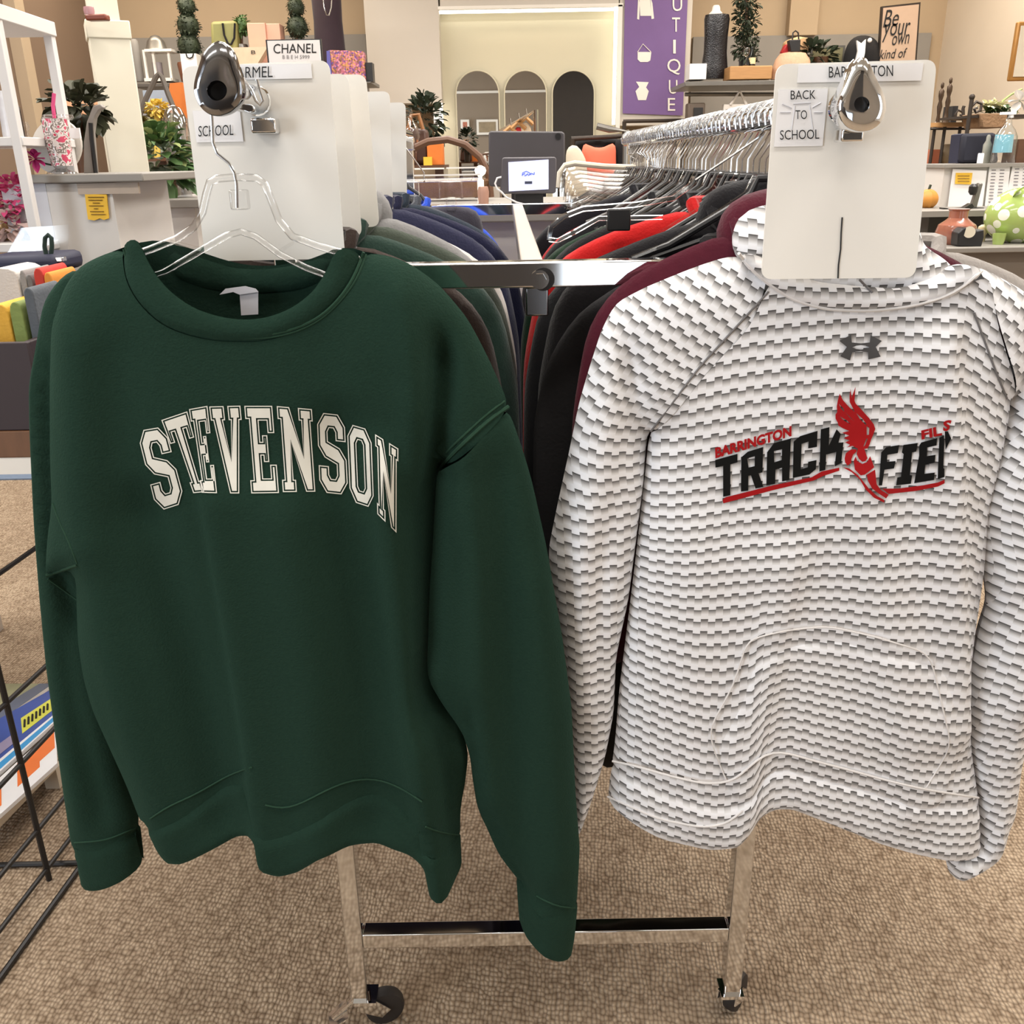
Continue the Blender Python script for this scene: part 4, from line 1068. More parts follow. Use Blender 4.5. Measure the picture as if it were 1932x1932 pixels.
zL = at(705, 412, 1.3)[2] - .004
for i, (Y, nm, col, lab, hw, dz, hood, cat) in enumerate((
        (1.085, 'sweatshirt', '3a2f2a', 'dark brown sweatshirt hanging just behind the front chrome crossbar', .235, -.006, False, 'sweatshirt'),
        (1.165, 'sweatshirt', '2a3f37', 'bottle green sweatshirt behind the dark brown one on the left arm', .25, .0, False, 'sweatshirt'),
        (1.255, 'sweatshirt', '454d43', 'grey green sweatshirt between the bottle green one and the white one', .25, .004, False, 'sweatshirt'),
        (1.325, 'sweatshirt', '8b8a8a', 'heather grey hooded top among the green sweatshirts on the left arm', .235, .012, True, 'hoodie'),
        (1.385, 'shirt', 'd9d5cf', 'white long-sleeved shirt between grey and navy tops', .25, .0, False, 'shirt'),
        (1.45, 'sweatshirt', '2a2c45', 'faded navy sweatshirt directly behind the white shirt', .255, .016, False, 'sweatshirt'),
        (1.58, 'sweatshirt', '1a1c38', 'deep navy sweatshirt behind the faded navy one', .27, .012, False, 'sweatshirt'),
        (1.70, 'sweatshirt', '26303c', 'slate blue sweatshirt in the middle of the left arm', .26, .012, False, 'sweatshirt'),
        (1.92, 'sweatshirt', '4a4d55', 'dark grey sweatshirt hanging past the farthest divider', .24, .0, False, 'sweatshirt'),
        (2.16, 'shirt', '2c4fc0', 'bright blue shirt near the far end of the left arm', .245, -.012, False, 'shirt'))):
    garment(nm, lab, cat, cloth('cloth_' + col, col), Y, rla[0], zL + dz, hw, .60 + .02 * (i % 3), .10, .47, 'tops on the left arm of the rack', hood, i, T=.019)
    if i not in (0,): rack_hanger(Y + .002, rla, CLEAR2 if i % 3 else BLACKP, 'clear-shouldered hanger inside the ' + lab.split(' sweatshirt')[0].split(' hanging')[0] + ' top', 'hangers on the left arm') if False else None
zR = at(1392, 414, 1.05)[2]
for i, (Y, nm, col, lab, hw, dz, hood, cat, ln) in enumerate((
        (1.017, 'hoodie', '4f1826', 'maroon hooded sweatshirt hanging right behind the patterned hoodie', .236, -.006, True, 'hoodie', .64),
        (1.135, 'hoodie', '1b191b', 'black hooded top between the maroon and the red garments', .27, .0, True, 'hoodie', .74),
        (1.20, 'sweatshirt', '232326', 'charcoal sweatshirt in front of the nearest red one', .285, -.012, False, 'sweatshirt', .62),
        (1.265, 'sweatshirt', 'c8201f', 'bright red sweatshirt nearest the front on the right arm', .285, .004, False, 'sweatshirt', .62),
        (1.335, 'sweatshirt', '17171a', 'black sweatshirt just behind the nearest bright red one', .28, .008, False, 'sweatshirt', .62),
        (1.42, 'sweatshirt', '101012', 'jet black sweatshirt with a black size clip in front of it', .27, .0, False, 'sweatshirt', .62),
        (1.53, 'sweatshirt', '16301e', 'forest green sweatshirt peeking out between black tops on the right arm', .285, -.012, False, 'sweatshirt', .60),
        (1.62, 'sweatshirt', '1d1d20', 'black sweatshirt between the forest green and the far red ones', .27, .0, False, 'sweatshirt', .60),
        (1.74, 'sweatshirt', 'b81d22', 'red sweatshirt farther back on the right arm', .27, -.012, False, 'sweatshirt', .60),
        (1.86, 'sweatshirt', '1a1a20', 'black sweatshirt behind the farther red one', .28, .006, False, 'sweatshirt', .60),
        (2.0, 'sweatshirt', 'a31c24', 'dark red sweatshirt close to the far end of the right arm', .26, -.03, False, 'sweatshirt', .60),
        (2.14, 'sweatshirt', '1b1b24', 'last black sweatshirt at the far end of the right arm', .27, -.03, False, 'sweatshirt', .60))):
    garment(nm, lab, cat, cloth('cloth_' + col, col), Y, rlb[0] + .005, zR + dz, hw, ln, .095, ln - .12, 'tops on the right arm of the rack', hood, 40 + i, T=.011 if i == 0 else .019)
garment('sweatshirt', 'black sweatshirt hidden behind the patterned hoodie, its dark side showing', 'sweatshirt', BLACKC, 1.09, rlb[0] - .01, zR - .03, .262, .70, .12, .62, 'tops on the right arm of the rack', False, 77, T=.015)
garment('shirt', 'light grey heather shirt whose shoulder shows right of the divider', 'shirt', cloth('heather', 'aaa49f'), 1.08, rlb[0] + .100, zR - .033, .235, .55, .08, .4, None, False, 78, T=.012)
# chrome hooks packed along the right arm
hn = 0
Yk = 1.10
while Yk < 2.52:
    km = (BLACKP, CLEAR2, BLACKP)[hn % 3] if Yk < 1.75 else (CLEAR2, BLACKP)[hn % 2]
    rack_hanger(Yk, (rlb[0], 0, rlb[2]), km, 'chrome-hooked hanger packed in the long row on the right arm', 'hangers on the right arm', random.uniform(-.35, .25), .165)
    Yk += random.uniform(.026, .034); hn += 1
for i, Yk in enumerate((1.085, 1.165, 1.255, 1.325, 1.385, 1.45, 1.58, 1.70, 1.92, 2.16)):
    rack_hanger(Yk, (rla[0], 0, rla[2]), mat('smoke_plastic', '3a3a3c', .35), 'dark plastic hanger packed on the left arm between white dividers', 'hangers on the left arm', random.uniform(-.03, .03), .12, None, .032)


# ------------------------------------------------------------------ background helpers
def zc_(px, py, Y):
    return float((at(px, py, Y) - np.array([0, 0, CH])) @ CF)


def lathepx(mb, cx, prof, Y, n=22, sy=1.0):
    """turned shape from picture half-widths: prof = [(half width px, row px)] top to bottom"""
    ym = (prof[0][1] + prof[-1][1]) / 2; k = zc_(cx, ym, Y) / FPX; x = at(cx, ym, Y)[0]
    P = [(w * k, at(cx, y, Y)[2]) for w, y in prof][::-1]
    return mb.lathe(P, (x, Y, 0), n, 1, sy)


def one(mb, name, m, label, cat, group=None, **k):
    return tag(mb.build(name, m, None, **k), label, cat, group)


def pxprism(mb, pts, Y, dep):
    return mb.prism([at(x, y, Y) for x, y in pts], (0, dep, 0))


def bush(mb, c, r, n, ln, wd, sx=1, sy=1, sz=1, rnd=None, droop=.3):
    rnd = rnd or random
    for _ in range(n):
        d = Vector((rnd.gauss(0, 1), rnd.gauss(0, 1), rnd.gauss(0, 1))).normalized()
        q = Vector((d.x * r * sx, d.y * r * sy, d.z * r * sz)) * rnd.uniform(.55, 1.0)
        dd = (d + Vector((rnd.uniform(-.6, .6), rnd.uniform(-.6, .6), rnd.uniform(-.2, .7))))
        mb.leaf(Vector(c) + q, dd, ln * rnd.uniform(.7, 1.2), wd * rnd.uniform(.7, 1.2), droop, (rnd.uniform(-1, 1), rnd.uniform(-1, 1), 0))
    return mb


LEATHER = mat('tan_leather', '9c6b42', .5, 0, .12, 30, bump=.1)
PINKB = mat('pale_pink_card', 'd8a690', .6, 0, .05); OLIVE = mat('olive_leather', '8c8a55', .55, 0, .1, 20)
ORANGE = mat('orange_card', 'd9782e', .55, 0, .12, 20); YELLOW = mat('yellow_note', 'f0bf3c', .7, 0, .05, 40)
GREYM = mat('grey_metal', '77746f', .35, .6, .08, 20); PURPLED = mat('plum_velvet', '2a1722', .85, 0, .2, 30, sheen=.3)
PINK = mat('pink_petal', 'e0568a', .5, 0, .2, 30); GOLD = mat('gold_frame', 'a9793c', .4, .3, .15, 30)
IRON = mat('dark_iron', '3b322b', .5, .4, .2, 40)

# ------------------------------------------------------------------ left back wall shelf
BY = 6.7
sh = one(MB().px(248, 154, 700, 161, BY, .45), 'wall_shelf', GREYM, 'long grey metal shelf on the left of the back wall holding bags and topiaries', 'shelf', bevel=.003)
for cx, balls, lab in ((354, [(352, 12, 17), (355, 48, 21), (357, 86, 22)], 'three-ball topiary beside the white lantern on the left back shelf'), (559, [(558, 14, 16), (561, 51, 20)], 'ball topiary rising just behind the CHANEL sign')):
    t = thing('topiary', lab, 'topiary', at(cx, 154, BY + .2)); k = zc_(cx, 60, BY + .2) / FPX
    m = MB()
    for bx, by, br in balls:
        c = at(bx, by, BY + .2); m.ball(c, br * k * .94, 12, jit=.05); bush(m, c, br * k * 1.02, 420, br * k * .26, br * k * .2)
    m.build('foliage', LEAFD, t)
    m = MB(); m.tube([at(cx, 0, BY + .2), at(cx + 2, 135, BY + .2)], .012, 8); m.build('stem', DWOOD, t)
    m = MB(); lathepx(m, cx + 2, [(18, 118), (19, 122), (15, 154)], BY + .2); m.build('pot', mat('clay_pot', '8b5a42', .7), t)
t = thing('lantern', 'white framed lantern with grey domed roof left of the tall topiary', 'lantern', at(297, 152, BY + .15))
m = MB(); lathepx(m, 294, [(1, 66), (8, 68), (16, 78), (20, 92), (22, 94)], BY + .15, sy=.8); m.build('dome_roof', GREYM, t)
m = MB()
for x in (274, 291, 320): m.px(x - 2, 94, x + 2, 152, BY + .1, .02)
m.px(272, 92, 323, 97, BY + .08, .16); m.px(272, 147, 323, 153, BY + .08, .16); m.build('frame', WHITEP, t)
m = MB(); lathepx(m, 298, [(9, 118), (9, 147)], BY + .16); m.build('candle', mat('grey_candle', '8d8486', .6), t)
one(lathepx(MB(), 258, [(5, 74), (7, 78), (8, 90), (9, 150), (8, 154)], BY + .15), 'vase', GREYP, 'slim grey vase at the left end of the back shelf beside the lantern', 'vase')
t = thing('shopping_bag', 'small white paper bag with dark cord handles below the tall topiary', 'bag', at(357, 154, BY + .02)); MB().px(343, 101, 373, 154, BY, .1).build('bag_body', PAPER, t)
MB().tube([at(x, y, BY - .01) for x, y in ((351, 101), (353, 108), (358, 110), (363, 108), (365, 101))], .004, 6).build('handle', BLACKC, t)
t = thing('handbag', 'olive green handbag with long dark handles on the back shelf', 'handbag', at(420, 154, BY + .1)); pxprism(MB(), [(396, 40), (445, 38), (447, 90), (440, 154), (404, 154), (398, 90)], BY + .05, .15).build('bag_body', OLIVE, t, bevel=.02)
MB().tube([at(x, y, BY + .04) for x, y in ((420, 44), (423, 66), (430, 82), (436, 84), (442, 72), (443, 44))], .007, 6).build('handle', BLACKC, t)
t = thing('potted_plant', 'little round bush between the olive handbag and the pink boxes', 'plant', at(456, 154, BY + .15)); m = MB(); c = at(455, 47, BY + .15); m.ball(c, .045, 8, jit=.08); bush(m, c, .052, 200, .03, .018); m.build('foliage', LEAFG, t)
MB().tube([at(456, 60, BY + .15), at(457, 120, BY + .15)], .008, 6).build('stem', DWOOD, t); lathepx(MB(), 457, [(13, 84), (14, 88), (10, 154)], BY + .15).build('pot', GREYM, t)
one(MB().px(471, 43, 505, 154, BY + .08, .16), 'gift_box', PINKB, 'tall pale pink box next to the little round bush', 'box', bevel=.004)
one(MB().px(506, 44, 532, 154, BY + .1, .14), 'gift_box', PINKB, 'narrower pale pink box right behind the corner of the CHANEL sign', 'box', bevel=.004)
t = thing('shopping_bag', 'wide cream shopping bag lying behind the top of the CARMEL board', 'bag', at(455, 154, BY)); pxprism(MB(), [(428, 90), (505, 88), (486, 120), (470, 154), (425, 154)], BY - .02, .08).build('bag_body', mat('cream_card', 'dcc3a6', .6), t)
m = MB(); textpx(m, 'B', 474, 95, 482, 102, BY - .025); m.build('mark', INK, t)
t = thing('dress_form', 'headless form in a dark plum dress with silver necklace at left back', 'mannequin', at(620, 154, BY + .2)); k = .006
lathepx(MB(), 620, [(14, -40), (26, -22), (28, 0), (27, 40), (29, 90), (31, 130), (31, 150), (20, 153)], BY + .2, sy=.55).build('dress', PURPLED, t)
MB().tube([at(x, y, BY + .07) for x, y in ((609, -6), (611, 14), (616, 28), (621, 29), (625, 14), (626, -6))], .004, 6).build('necklace', WIRE, t)
t = thing('sign', 'white CHANEL sign in a black frame above the left divider boards', 'sign', at(557, 160, 5.2)); MB().px(505, 74, 609, 160, 5.2, .02).build('frame', BLACKP, t)
MB().px(508, 76, 606, 160, 5.193, .006).build('card', PAPER, t); m = MB(); textpx(m, 'CHANEL', 516, 83, 597, 101, 5.19, tilt=1); m.build('lettering', INK, t)
m = MB(); textpx(m, 'B B E H 5999', 533, 104, 584, 111, 5.19); m.build('small_lettering', mat('faint_ink', '8f8c8e', .7), t)
ds = thing('display_shelf', 'grey display ledge under the CHANEL sign', 'shelf', (at(557, 160, 5.25)[0], 5.25, 0)); MB().px(490, 160, 625, 166, 5.1, .3).build('board', GREYM, ds); zz = at(557, 166, 5.1)[2]
for x in (500, 615): xx = at(x, 166, 5.25)[0]; MB().bb(xx - .015, xx + .015, 5.23, 5.26, 0, zz).build('leg', GREYM, ds)


def plaidmat():
    m = bpy.data.materials.new('woven_plaid'); m.use_nodes = True; nt = m.node_tree; N = nt.nodes; L = nt.links; b = N['Principled BSDF']
    tc = N.new('ShaderNodeTexCoord'); mp = N.new('ShaderNodeMapping'); mp.inputs['Rotation'].default_value = (0, .7, 0); mp.inputs['Scale'].default_value = (22, 1, 22); L.new(tc.outputs['Object'], mp.inputs[0])
    v = N.new('ShaderNodeTexVoronoi'); v.distance = 'CHEBYCHEV'; v.inputs['Randomness'].default_value = .35; L.new(mp.outputs[0], v.inputs['Vector'])
    r = N.new('ShaderNodeValToRGB'); e = r.color_ramp.elements; e[0].color = (*lin('4a3f8c'), 1); e[1].color = (*lin('e0a060'), 1)
    for p, c in ((.3, 'b05a6a'), (.5, 'd98fa0'), (.7, '6a3a30')): k = e.new(p); k.color = (*lin(c), 1)
    s = N.new('ShaderNodeSeparateXYZ'); L.new(v.outputs['Color'], s.inputs[0]); L.new(s.outputs[0], r.inputs[0]); L.new(r.outputs[0], b.inputs['Base Color'])
    b.inputs['Roughness'].default_value = .5
    return m


t = thing('handbag', 'square handbag in multicoloured woven plaid right of the CHANEL sign', 'handbag', at(655, 154, BY)); pxprism(MB(), [(618, 94), (686, 96), (690, 154), (620, 154)], BY - .03, .12).build('bag_body', plaidmat(), t, bevel=.01)
pxprism(MB(), [(616, 96), (622, 96), (627, 154), (618, 154)], BY - .04, .03).build('side_panel', mat('violet_leather', '5a56a0', .5), t)
one(MB().px(690, 118, 703, 154, BY, .1), 'case', BLACKP, 'small dark case at the right end of the left back shelf', 'case')

# ------------------------------------------------------------------ banner
t = thing('banner', 'purple hanging banner with white letters UTIQUE and garment, bag and vase symbols', 'banner', at(1235, 216, 7.53))
pxprism(MB(), [(1180, -60), (1300, -60), (1288, 218), (1175, 214)], 7.535, .006).build('cloth', mat('purple_fabric', '7a5f97', .7, 0, .06, 10), t)
m = MB()
for ch, x0, x1, y0, y1 in (('U', 1269, 1287, -6, 21), ('T', 1268, 1283, 33, 60), ('I', 1270, 1275, 75, 101), ('Q', 1259, 1284, 111, 141), ('U', 1262, 1278, 151, 177), ('E', 1260, 1274, 185, 209)):
    textpx(m, ch, x0, y0, x1, y1, 7.531)
m.build('lettering', WHITEP, t)
m = MB(); B = lambda P: m.poly([at(x, y, 7.532) for x, y in P])
B([(1206, -8), (1226, -8), (1229, 30), (1208, 30)]); B([(1204, -6), (1207, 6), (1206, 37), (1202, 36)]); B([(1227, -6), (1231, 6), (1234, 35), (1229, 36)])
m.build('blouse_symbol', WHITEP, t)
m = MB(); B([(1203, 98), (1229, 98), (1227, 114), (1222, 117), (1208, 117), (1203, 112)]); m.tube([at(x, y, 7.531) for x, y in ((1203, 98), (1213, 83), (1228, 98))], .003, 5); m.build('bag_symbol', WHITEP, t)
m = MB(); B([(1200, 154), (1224, 155), (1219, 165), (1224, 172), (1219, 189), (1204, 189), (1199, 172), (1206, 164)]); m.build('vase_symbol', WHITEP, t)

# ------------------------------------------------------------------ right back shelf
RY = 6.5
one(MB().px(1293, 150, 1740, 159, RY, .55), 'wall_shelf', GREYM, 'grey metal shelf on the right of the back wall under the black form', 'shelf', bevel=.003)
one(MB().px(1301, 120, 1333, 150, RY + .05, .15), 'box', PAPER, 'small white box at the left end of the right back shelf', 'box', bevel=.003)
t = thing('dress_form', 'white-necked form in a shiny black sequined dress on the right back shelf', 'mannequin', at(1352, 150, RY + .25))
lathepx(MB(), 1350, [(13, 26), (22, 28), (24, 36), (22, 70), (22, 100), (25, 125), (27, 142), (26, 149)], RY + .25, sy=.6).build('dress', mat('black_sequins', '141216', .22, 0, .6, 90, bump=.6, bscale=140), t)
lathepx(MB(), 1351, [(5, 10), (7, 13), (8, 20), (14, 27)], RY + .25, sy=.7).build('neck', WHITEP, t)
t = thing('topiary', 'dark spiral topiary between the black form and the champagne bottle', 'topiary', at(1410, 150, RY + .3)); m = MB()
for i in range(60):
    a = i * .42; y = 112 - i * 2.15; q = at(1408 + 12 * math.sin(a), y, RY + .3 + .05 * math.cos(a)); bush(m, q, .042, 16, .035, .02)
m.build('foliage', LEAFD, t); MB().tube([at(1408, -10, RY + .3), at(1410, 125, RY + .3)], .01, 6).build('stem', DWOOD, t); lathepx(MB(), 1409, [(15, 108), (16, 112), (13, 150)], RY + .3).build('pot', BLACKP, t)
one(MB().px(1377, 124, 1457, 150, RY + .04, .2), 'crate', WOOD, 'orange-brown wooden crate under the champagne bottle', 'crate', bevel=.006)
t = thing('champagne_bottle', 'black champagne bottle with pale label standing on the wooden crate', 'bottle', at(1419, 124, RY + .12)); lathepx(MB(), 1419, [(2.5, 88), (3, 96), (5.5, 104), (6, 124)], RY + .12).build('glass', mat('dark_glass', '0f1511', .1), t); lathepx(MB(), 1419, [(6.3, 109), (6.3, 121)], RY + .12).build('paper_label', mat('cream_label', 'e6d3a8', .6), t)
t = thing('wine_glass', 'clear wine glass beside the champagne bottle on the wooden crate', 'glass', at(1408, 124, RY + .1)); lathepx(MB(), 1408, [(5, 90), (7, 97), (5, 104), (1, 108), (1, 121), (6, 124)], RY + .1).build('bowl', CLEAR, t)
t = thing('handbag', 'tiny black handbag with tall handle in front of the red scarf', 'handbag', at(1501, 100, RY + .1)); pxprism(MB(), [(1489, 75), (1511, 74), (1510, 98), (1492, 98)], RY + .08, .06).build('bag_body', BLACKP, t, bevel=.005); MB().tube([at(x, y, RY + .1) for x, y in ((1495, 75), (1496, 62), (1501, 58), (1506, 62), (1507, 75))], .005, 6).build('handle', BLACKP, t)
one(pxprism(MB(), [(1474, 100), (1482, 84), (1492, 80), (1505, 84), (1510, 98), (1500, 102)], RY + .14, .06), 'scarf', mat('red_satin', 'b3262a', .4, 0, .2, 20), 'folded red scarf tucked behind the tiny black handbag', 'scarf', bevel=.01)
one(pxprism(MB(), [(1480, 100), (1484, 76), (1508, 68), (1531, 72), (1526, 96), (1516, 118), (1490, 118)], RY + .22, .1), 'cushion', mat('sand_cloth', 'd3ab7e', .8, 0, .1), 'sand coloured cushion leaning behind the red scarf', 'cushion', bevel=.03)
one(lathepx(MB(), 1494, [(10, 98), (24, 101), (32, 112), (36, 126), (38, 150)], RY + .12, sy=.7), 'basket', mat('pale_wicker', 'cfa789', .7, 0, .2, 60, bump=.5), 'pale wicker basket below the red scarf and sand cushion', 'basket')
t = thing('potted_plant', 'dark leafy plant trailing right of the wicker basket', 'plant', at(1545, 150, RY + .2)); m = MB(); bush(m, at(1540, 104, RY + .2), .11, 130, .08, .04, 1, .7, .5); m.build('foliage', LEAFD, t); lathepx(MB(), 1545, [(16, 108), (13, 150)], RY + .2).build('pot', DWOOD, t)
t = thing('picture', 'small landscape picture with olive tones behind the dark leafy plant', 'picture', at(1560, 150, RY + .35)); MB().px(1528, 86, 1592, 150, RY + .34, .02).build('frame', GREYM, t); MB().px(1532, 90, 1588, 146, RY + .335, .01).build('canvas', mat('landscape_paint', '6f6a4c', .7, 0, .5, 9), t)
t = thing('jacket', 'black jacket with white scarf and flower pin left of the quote sign', 'jacket', at(1624, 150, RY + .2)); c = Cloth([(1602, 75), (1618, 66), (1640, 66), (1655, 74), (1662, 100), (1664, 150), (1588, 150), (1592, 100)], RY + .2, .08, .12, sp=.03); c.mesh().build('body', BLACKC, t)
pxprism(MB(), [(1617, 76), (1626, 82), (1634, 74), (1632, 100), (1628, 118), (1614, 118), (1619, 96)], RY + .11, .02).build('scarf', PAPER, t); MB().ball(at(1641, 76, RY + .11), .014, 8).build('flower_pin', PAPER, t)
t = thing('sign', 'tan framed sign with handwritten quote Be your own kind of', 'sign', at(1695, 150, RY + .15)); A = [(1664, 12), (1737, 4), (1727, 150), (1655, 150)]; pxprism(MB(), A, RY + .15, .03).build('frame', IRON, t)
pxprism(MB(), [(1667, 15), (1734, 8), (1724, 148), (1658, 148)], RY + .143, .01).build('board', mat('tan_board', 'c9ab92', .7, 0, .05), t)
m = MB()
for s, x0, y0, x1, y1 in (('Be', 1666, 20, 1696, 52), ('your', 1664, 46, 1718, 80), ('own', 1683, 68, 1716, 86), ('kind of', 1659, 94, 1712, 112)): textpx(m, s, x0, y0, x1, y1, RY + .138, shear=.35, tilt=4)
m.build('lettering', INK, t)
t = thing('tote_bag', 'white tote bag with tall straps hanging below the right back shelf', 'bag', at(1392, 218, RY + .1)); pxprism(MB(), [(1366, 197), (1418, 196), (1422, 240), (1362, 240)], RY + .1, .05).build('bag_body', mat('white_canvas', 'cfc8c0', .8), t); MB().tube([at(x, y, RY + .1) for x, y in ((1378, 198), (1396, 172), (1408, 197))], .010, 6).build('handle', mat('white_canvas', 'cfc8c0'), t)
one(MB().tube([at(1292, 178, RY + .15), at(1480, 178, RY + .15)], .012, 8), 'hang_bar', GREYM, 'thin metal bar running below the right back shelf', 'bar')
t = thing('handbag', 'dark grey bag with black label left of the white tote', 'handbag', at(1313, 230, RY + .1)); MB().px(1297, 194, 1330, 245, RY + .1, .1).build('bag_body', mat('taupe_leather', '5c4f44', .6), t, bevel=.01); MB().px(1309, 203, 1326, 222, RY + .09, .01).build('patch', BLACKP, t)

# ------------------------------------------------------------------ boutique racks in the middle distance
t = thing('garment_rack', 'far small chrome rack with wooden hangers rising above the large dark tablet', 'clothes rack', at(980, 900, 5.0)); m = MB(); m.tube([at(945, 248, 5.2), at(1011, 208, 4.9), [at(1013, 250, 4.9)[0], 4.9, 0]], .012, 8); m.tube([at(945, 248, 5.2), [at(945, 248, 5.2)[0], 5.2, 0]], .012, 8); m.build('frame', CHROME, t)
for i, x in enumerate((962, 978, 992)):
    h = thing('clothes_hanger', 'wooden hanger on the far small rack above the large tablet', 'hanger', at(x, 250, 5.05), 'wooden hangers on the far rack'); m = MB(); y = 238 - (x - 960) * .6
    m.tube([at(x, y - 14, 5.05), at(x + 2, y - 2, 5.05), at(x, y + 4, 5.05)], .004, 6); m.build('hook', WIRE, h); MB().tube([at(x - 14, y + 16, 5.05), at(x, y + 3, 5.05), at(x + 14, y + 16, 5.05)], .012, 6).build('bar', WOOD, h)
    c = Cloth([(x - 12, y + 15), (x - 3, y + 7), (x + 3, y + 7), (x + 12, y + 15), (x + 15, 330), (x - 15, 330)], 5.06, .02, .03, sp=.04); o = tag(c.mesh().build('top', mat('red_top' if i == 1 else 'cream_top', 'a02024' if i == 1 else 'cdb79a', .9)), ('red' if i == 1 else ('cream' if i == 0 else 'second cream')) + ' top on the far small rack above the large tablet', 'top')
t = thing('garment_rack', 'dark metal rack bar with coral and black tops right of the large tablet', 'clothes rack', at(1130, 640, 4.6)); m = MB(); m.tube([at(1078, 262, 4.6), at(1190, 256, 4.6)], .010, 8); m.tube([at(1080, 262, 4.6), [at(1080, 262, 4.6)[0], 4.6, 0]], .012, 8); m.tube([at(1189, 256, 4.6), [at(1189, 256, 4.6)[0], 4.6, 0]], .012, 8); m.build('frame', IRON, t)
for lab, px, m_, Y in (('coral gathered top on the dark rack right of the large tablet', [(1098, 280), (1104, 268), (1112, 276), (1130, 280), (1148, 275), (1157, 266), (1162, 276), (1163, 370), (1097, 370)], mat('coral_cloth', 'ee7358', .85, 0, .1, 20), 4.55),
                       ('black top hanging behind the coral one', [(1085, 264), (1130, 258), (1182, 264), (1186, 370), (1083, 370)], BLACKC, 4.66), ('cream blouse hanging between the large tablet and the coral top', [(1068, 284), (1078, 272), (1090, 274), (1105, 300), (1112, 370), (1066, 370)], mat('cream_cloth', 'd8cdb8', .85), 4.5),
                       ('black jacket at the right end of the dark rack', [(1160, 262), (1186, 262), (1196, 300), (1192, 370), (1164, 370)], BLACKC, 4.58)):
    c = Cloth(px, Y, .025, .03, [([(px[0][0] + 20 + 9 * k, 275), (px[0][0] + 18 + 10 * k, 370)], .012, .014, 'r') for k in range(4)], sp=.02, it=1); tag(c.mesh().build('top', m_), lab, 'top')
t = thing('garment_rack', 'long clothes rail on the far wall under the purple banner', 'clothes rack', at(1235, 700, 6.9)); m = MB(); m.tube([at(1176, 229, 6.9), at(1292, 227, 6.9)], .012, 8); m.tube([at(1178, 229, 6.9), [at(1178, 229, 6.9)[0], 6.9, 0]], .014, 8); m.tube([at(1290, 227, 6.9), [at(1290, 227, 6.9)[0], 6.9, 0]], .014, 8); m.build('frame', IRON, t)
for i in range(9):
    x = 1184 + 12 * i; col = ('8f8a80', 'a9a296', '6e665c', 'c7b9a2', '8a8078')[i % 5]; c = Cloth([(x - 7, 246), (x - 1, 238), (x + 4, 238), (x + 9, 248), (x + 10, 420), (x - 8, 420)], 6.9 + .01 * (i % 3), .03, .04, sp=.06)
    tag(c.mesh().build('blouse', cloth('blouse_' + col, col)), 'muted grey or beige blouse on the rail under the purple banner', 'blouse', 'blouses on the far rail')
one(MB().tube([at(1126, 238, 4.2), at(1150, 244, 4.2), at(1182, 248, 4.2), [at(1184, 250, 4.2)[0], 4.2, 0]], .014, 8), 'rack_arm', GREYM, 'short grey rack arm poking out left of the packed chrome hangers', 'rack arm')
# between the partition and the arches
t = thing('side_shelf', 'dark display shelf left of the arches holding the orange box and brown bag', 'shelf', at(800, 640, 4.7)); MB().px(752, 312, 838, 318, 4.6, .4).build('board', DWOOD, t); zz = at(795, 318, 4.6)[2]
for x in (762, 829): xx = at(x, 318, 4.8)[0]; MB().bb(xx - .02, xx + .02, 4.78, 4.82, 0, zz).build('leg', DWOOD, t)
t = thing('handbag', 'brown handbag with short straps beside the orange box on the dark shelf', 'handbag', at(785, 312, 4.7)); pxprism(MB(), [(764, 242), (806, 242), (812, 312), (760, 312)], 4.72, .1).build('bag_body', mat('brown_leather', '4a2f22', .45), t, bevel=.02); MB().tube([at(x, y, 4.7) for x, y in ((770, 244), (776, 218), (790, 216), (798, 244))], .01, 6).build('handle', LEATHER, t)
one(MB().px(806, 270, 836, 312, 4.63, .1), 'box', ORANGE, 'orange box beside the brown handbag left of the arches', 'box', bevel=.004)
one(MB().px(799, 296, 815, 312, 4.6, .03), 'card', YELLOW, 'small yellow card in front of the orange box', 'card')
t = thing('potted_plant', 'dark bush seen under the white partition left of the lit alcove', 'plant', at(803, 312, 5.0)); m = MB(); bush(m, at(802, 222, 5.0), .085, 170, .06, .03, .9, .7, 1.2); m.build('foliage', LEAFD, t); lathepx(MB(), 802, [(12, 250), (10, 312)], 5.0).build('pot', IRON, t)
one(MB().px(818, 196, 829, 240, 7.70, .02), 'sign', PAPER, 'small white card sign at the left edge of the lit alcove', 'sign')
one(lathepx(MB(), 775, [(5, 205), (6, 225), (14, 240), (18, 258), (12, 275), (9, 312)], 4.66), 'vase', CLEAR, 'clear glass vase just right of the farthest divider', 'vase')
t = thing('basket', 'big basket with a tall brown hoop handle behind the clear trays', 'basket', at(845, 372, 3.4)); MB().tube([at(x, y, 3.4) for x, y in ((762, 300), (780, 280), (808, 267), (845, 263), (878, 273), (905, 296), (922, 330), (926, 372))], .012, 8).build('handle', DWOOD, t); lathepx(MB(), 850, [(72, 338), (74, 342), (64, 372)], 3.4, sy=.5).build('bowl', mat('dark_wicker', '6a4a30', .7, 0, .3, 60, bump=.5), t)

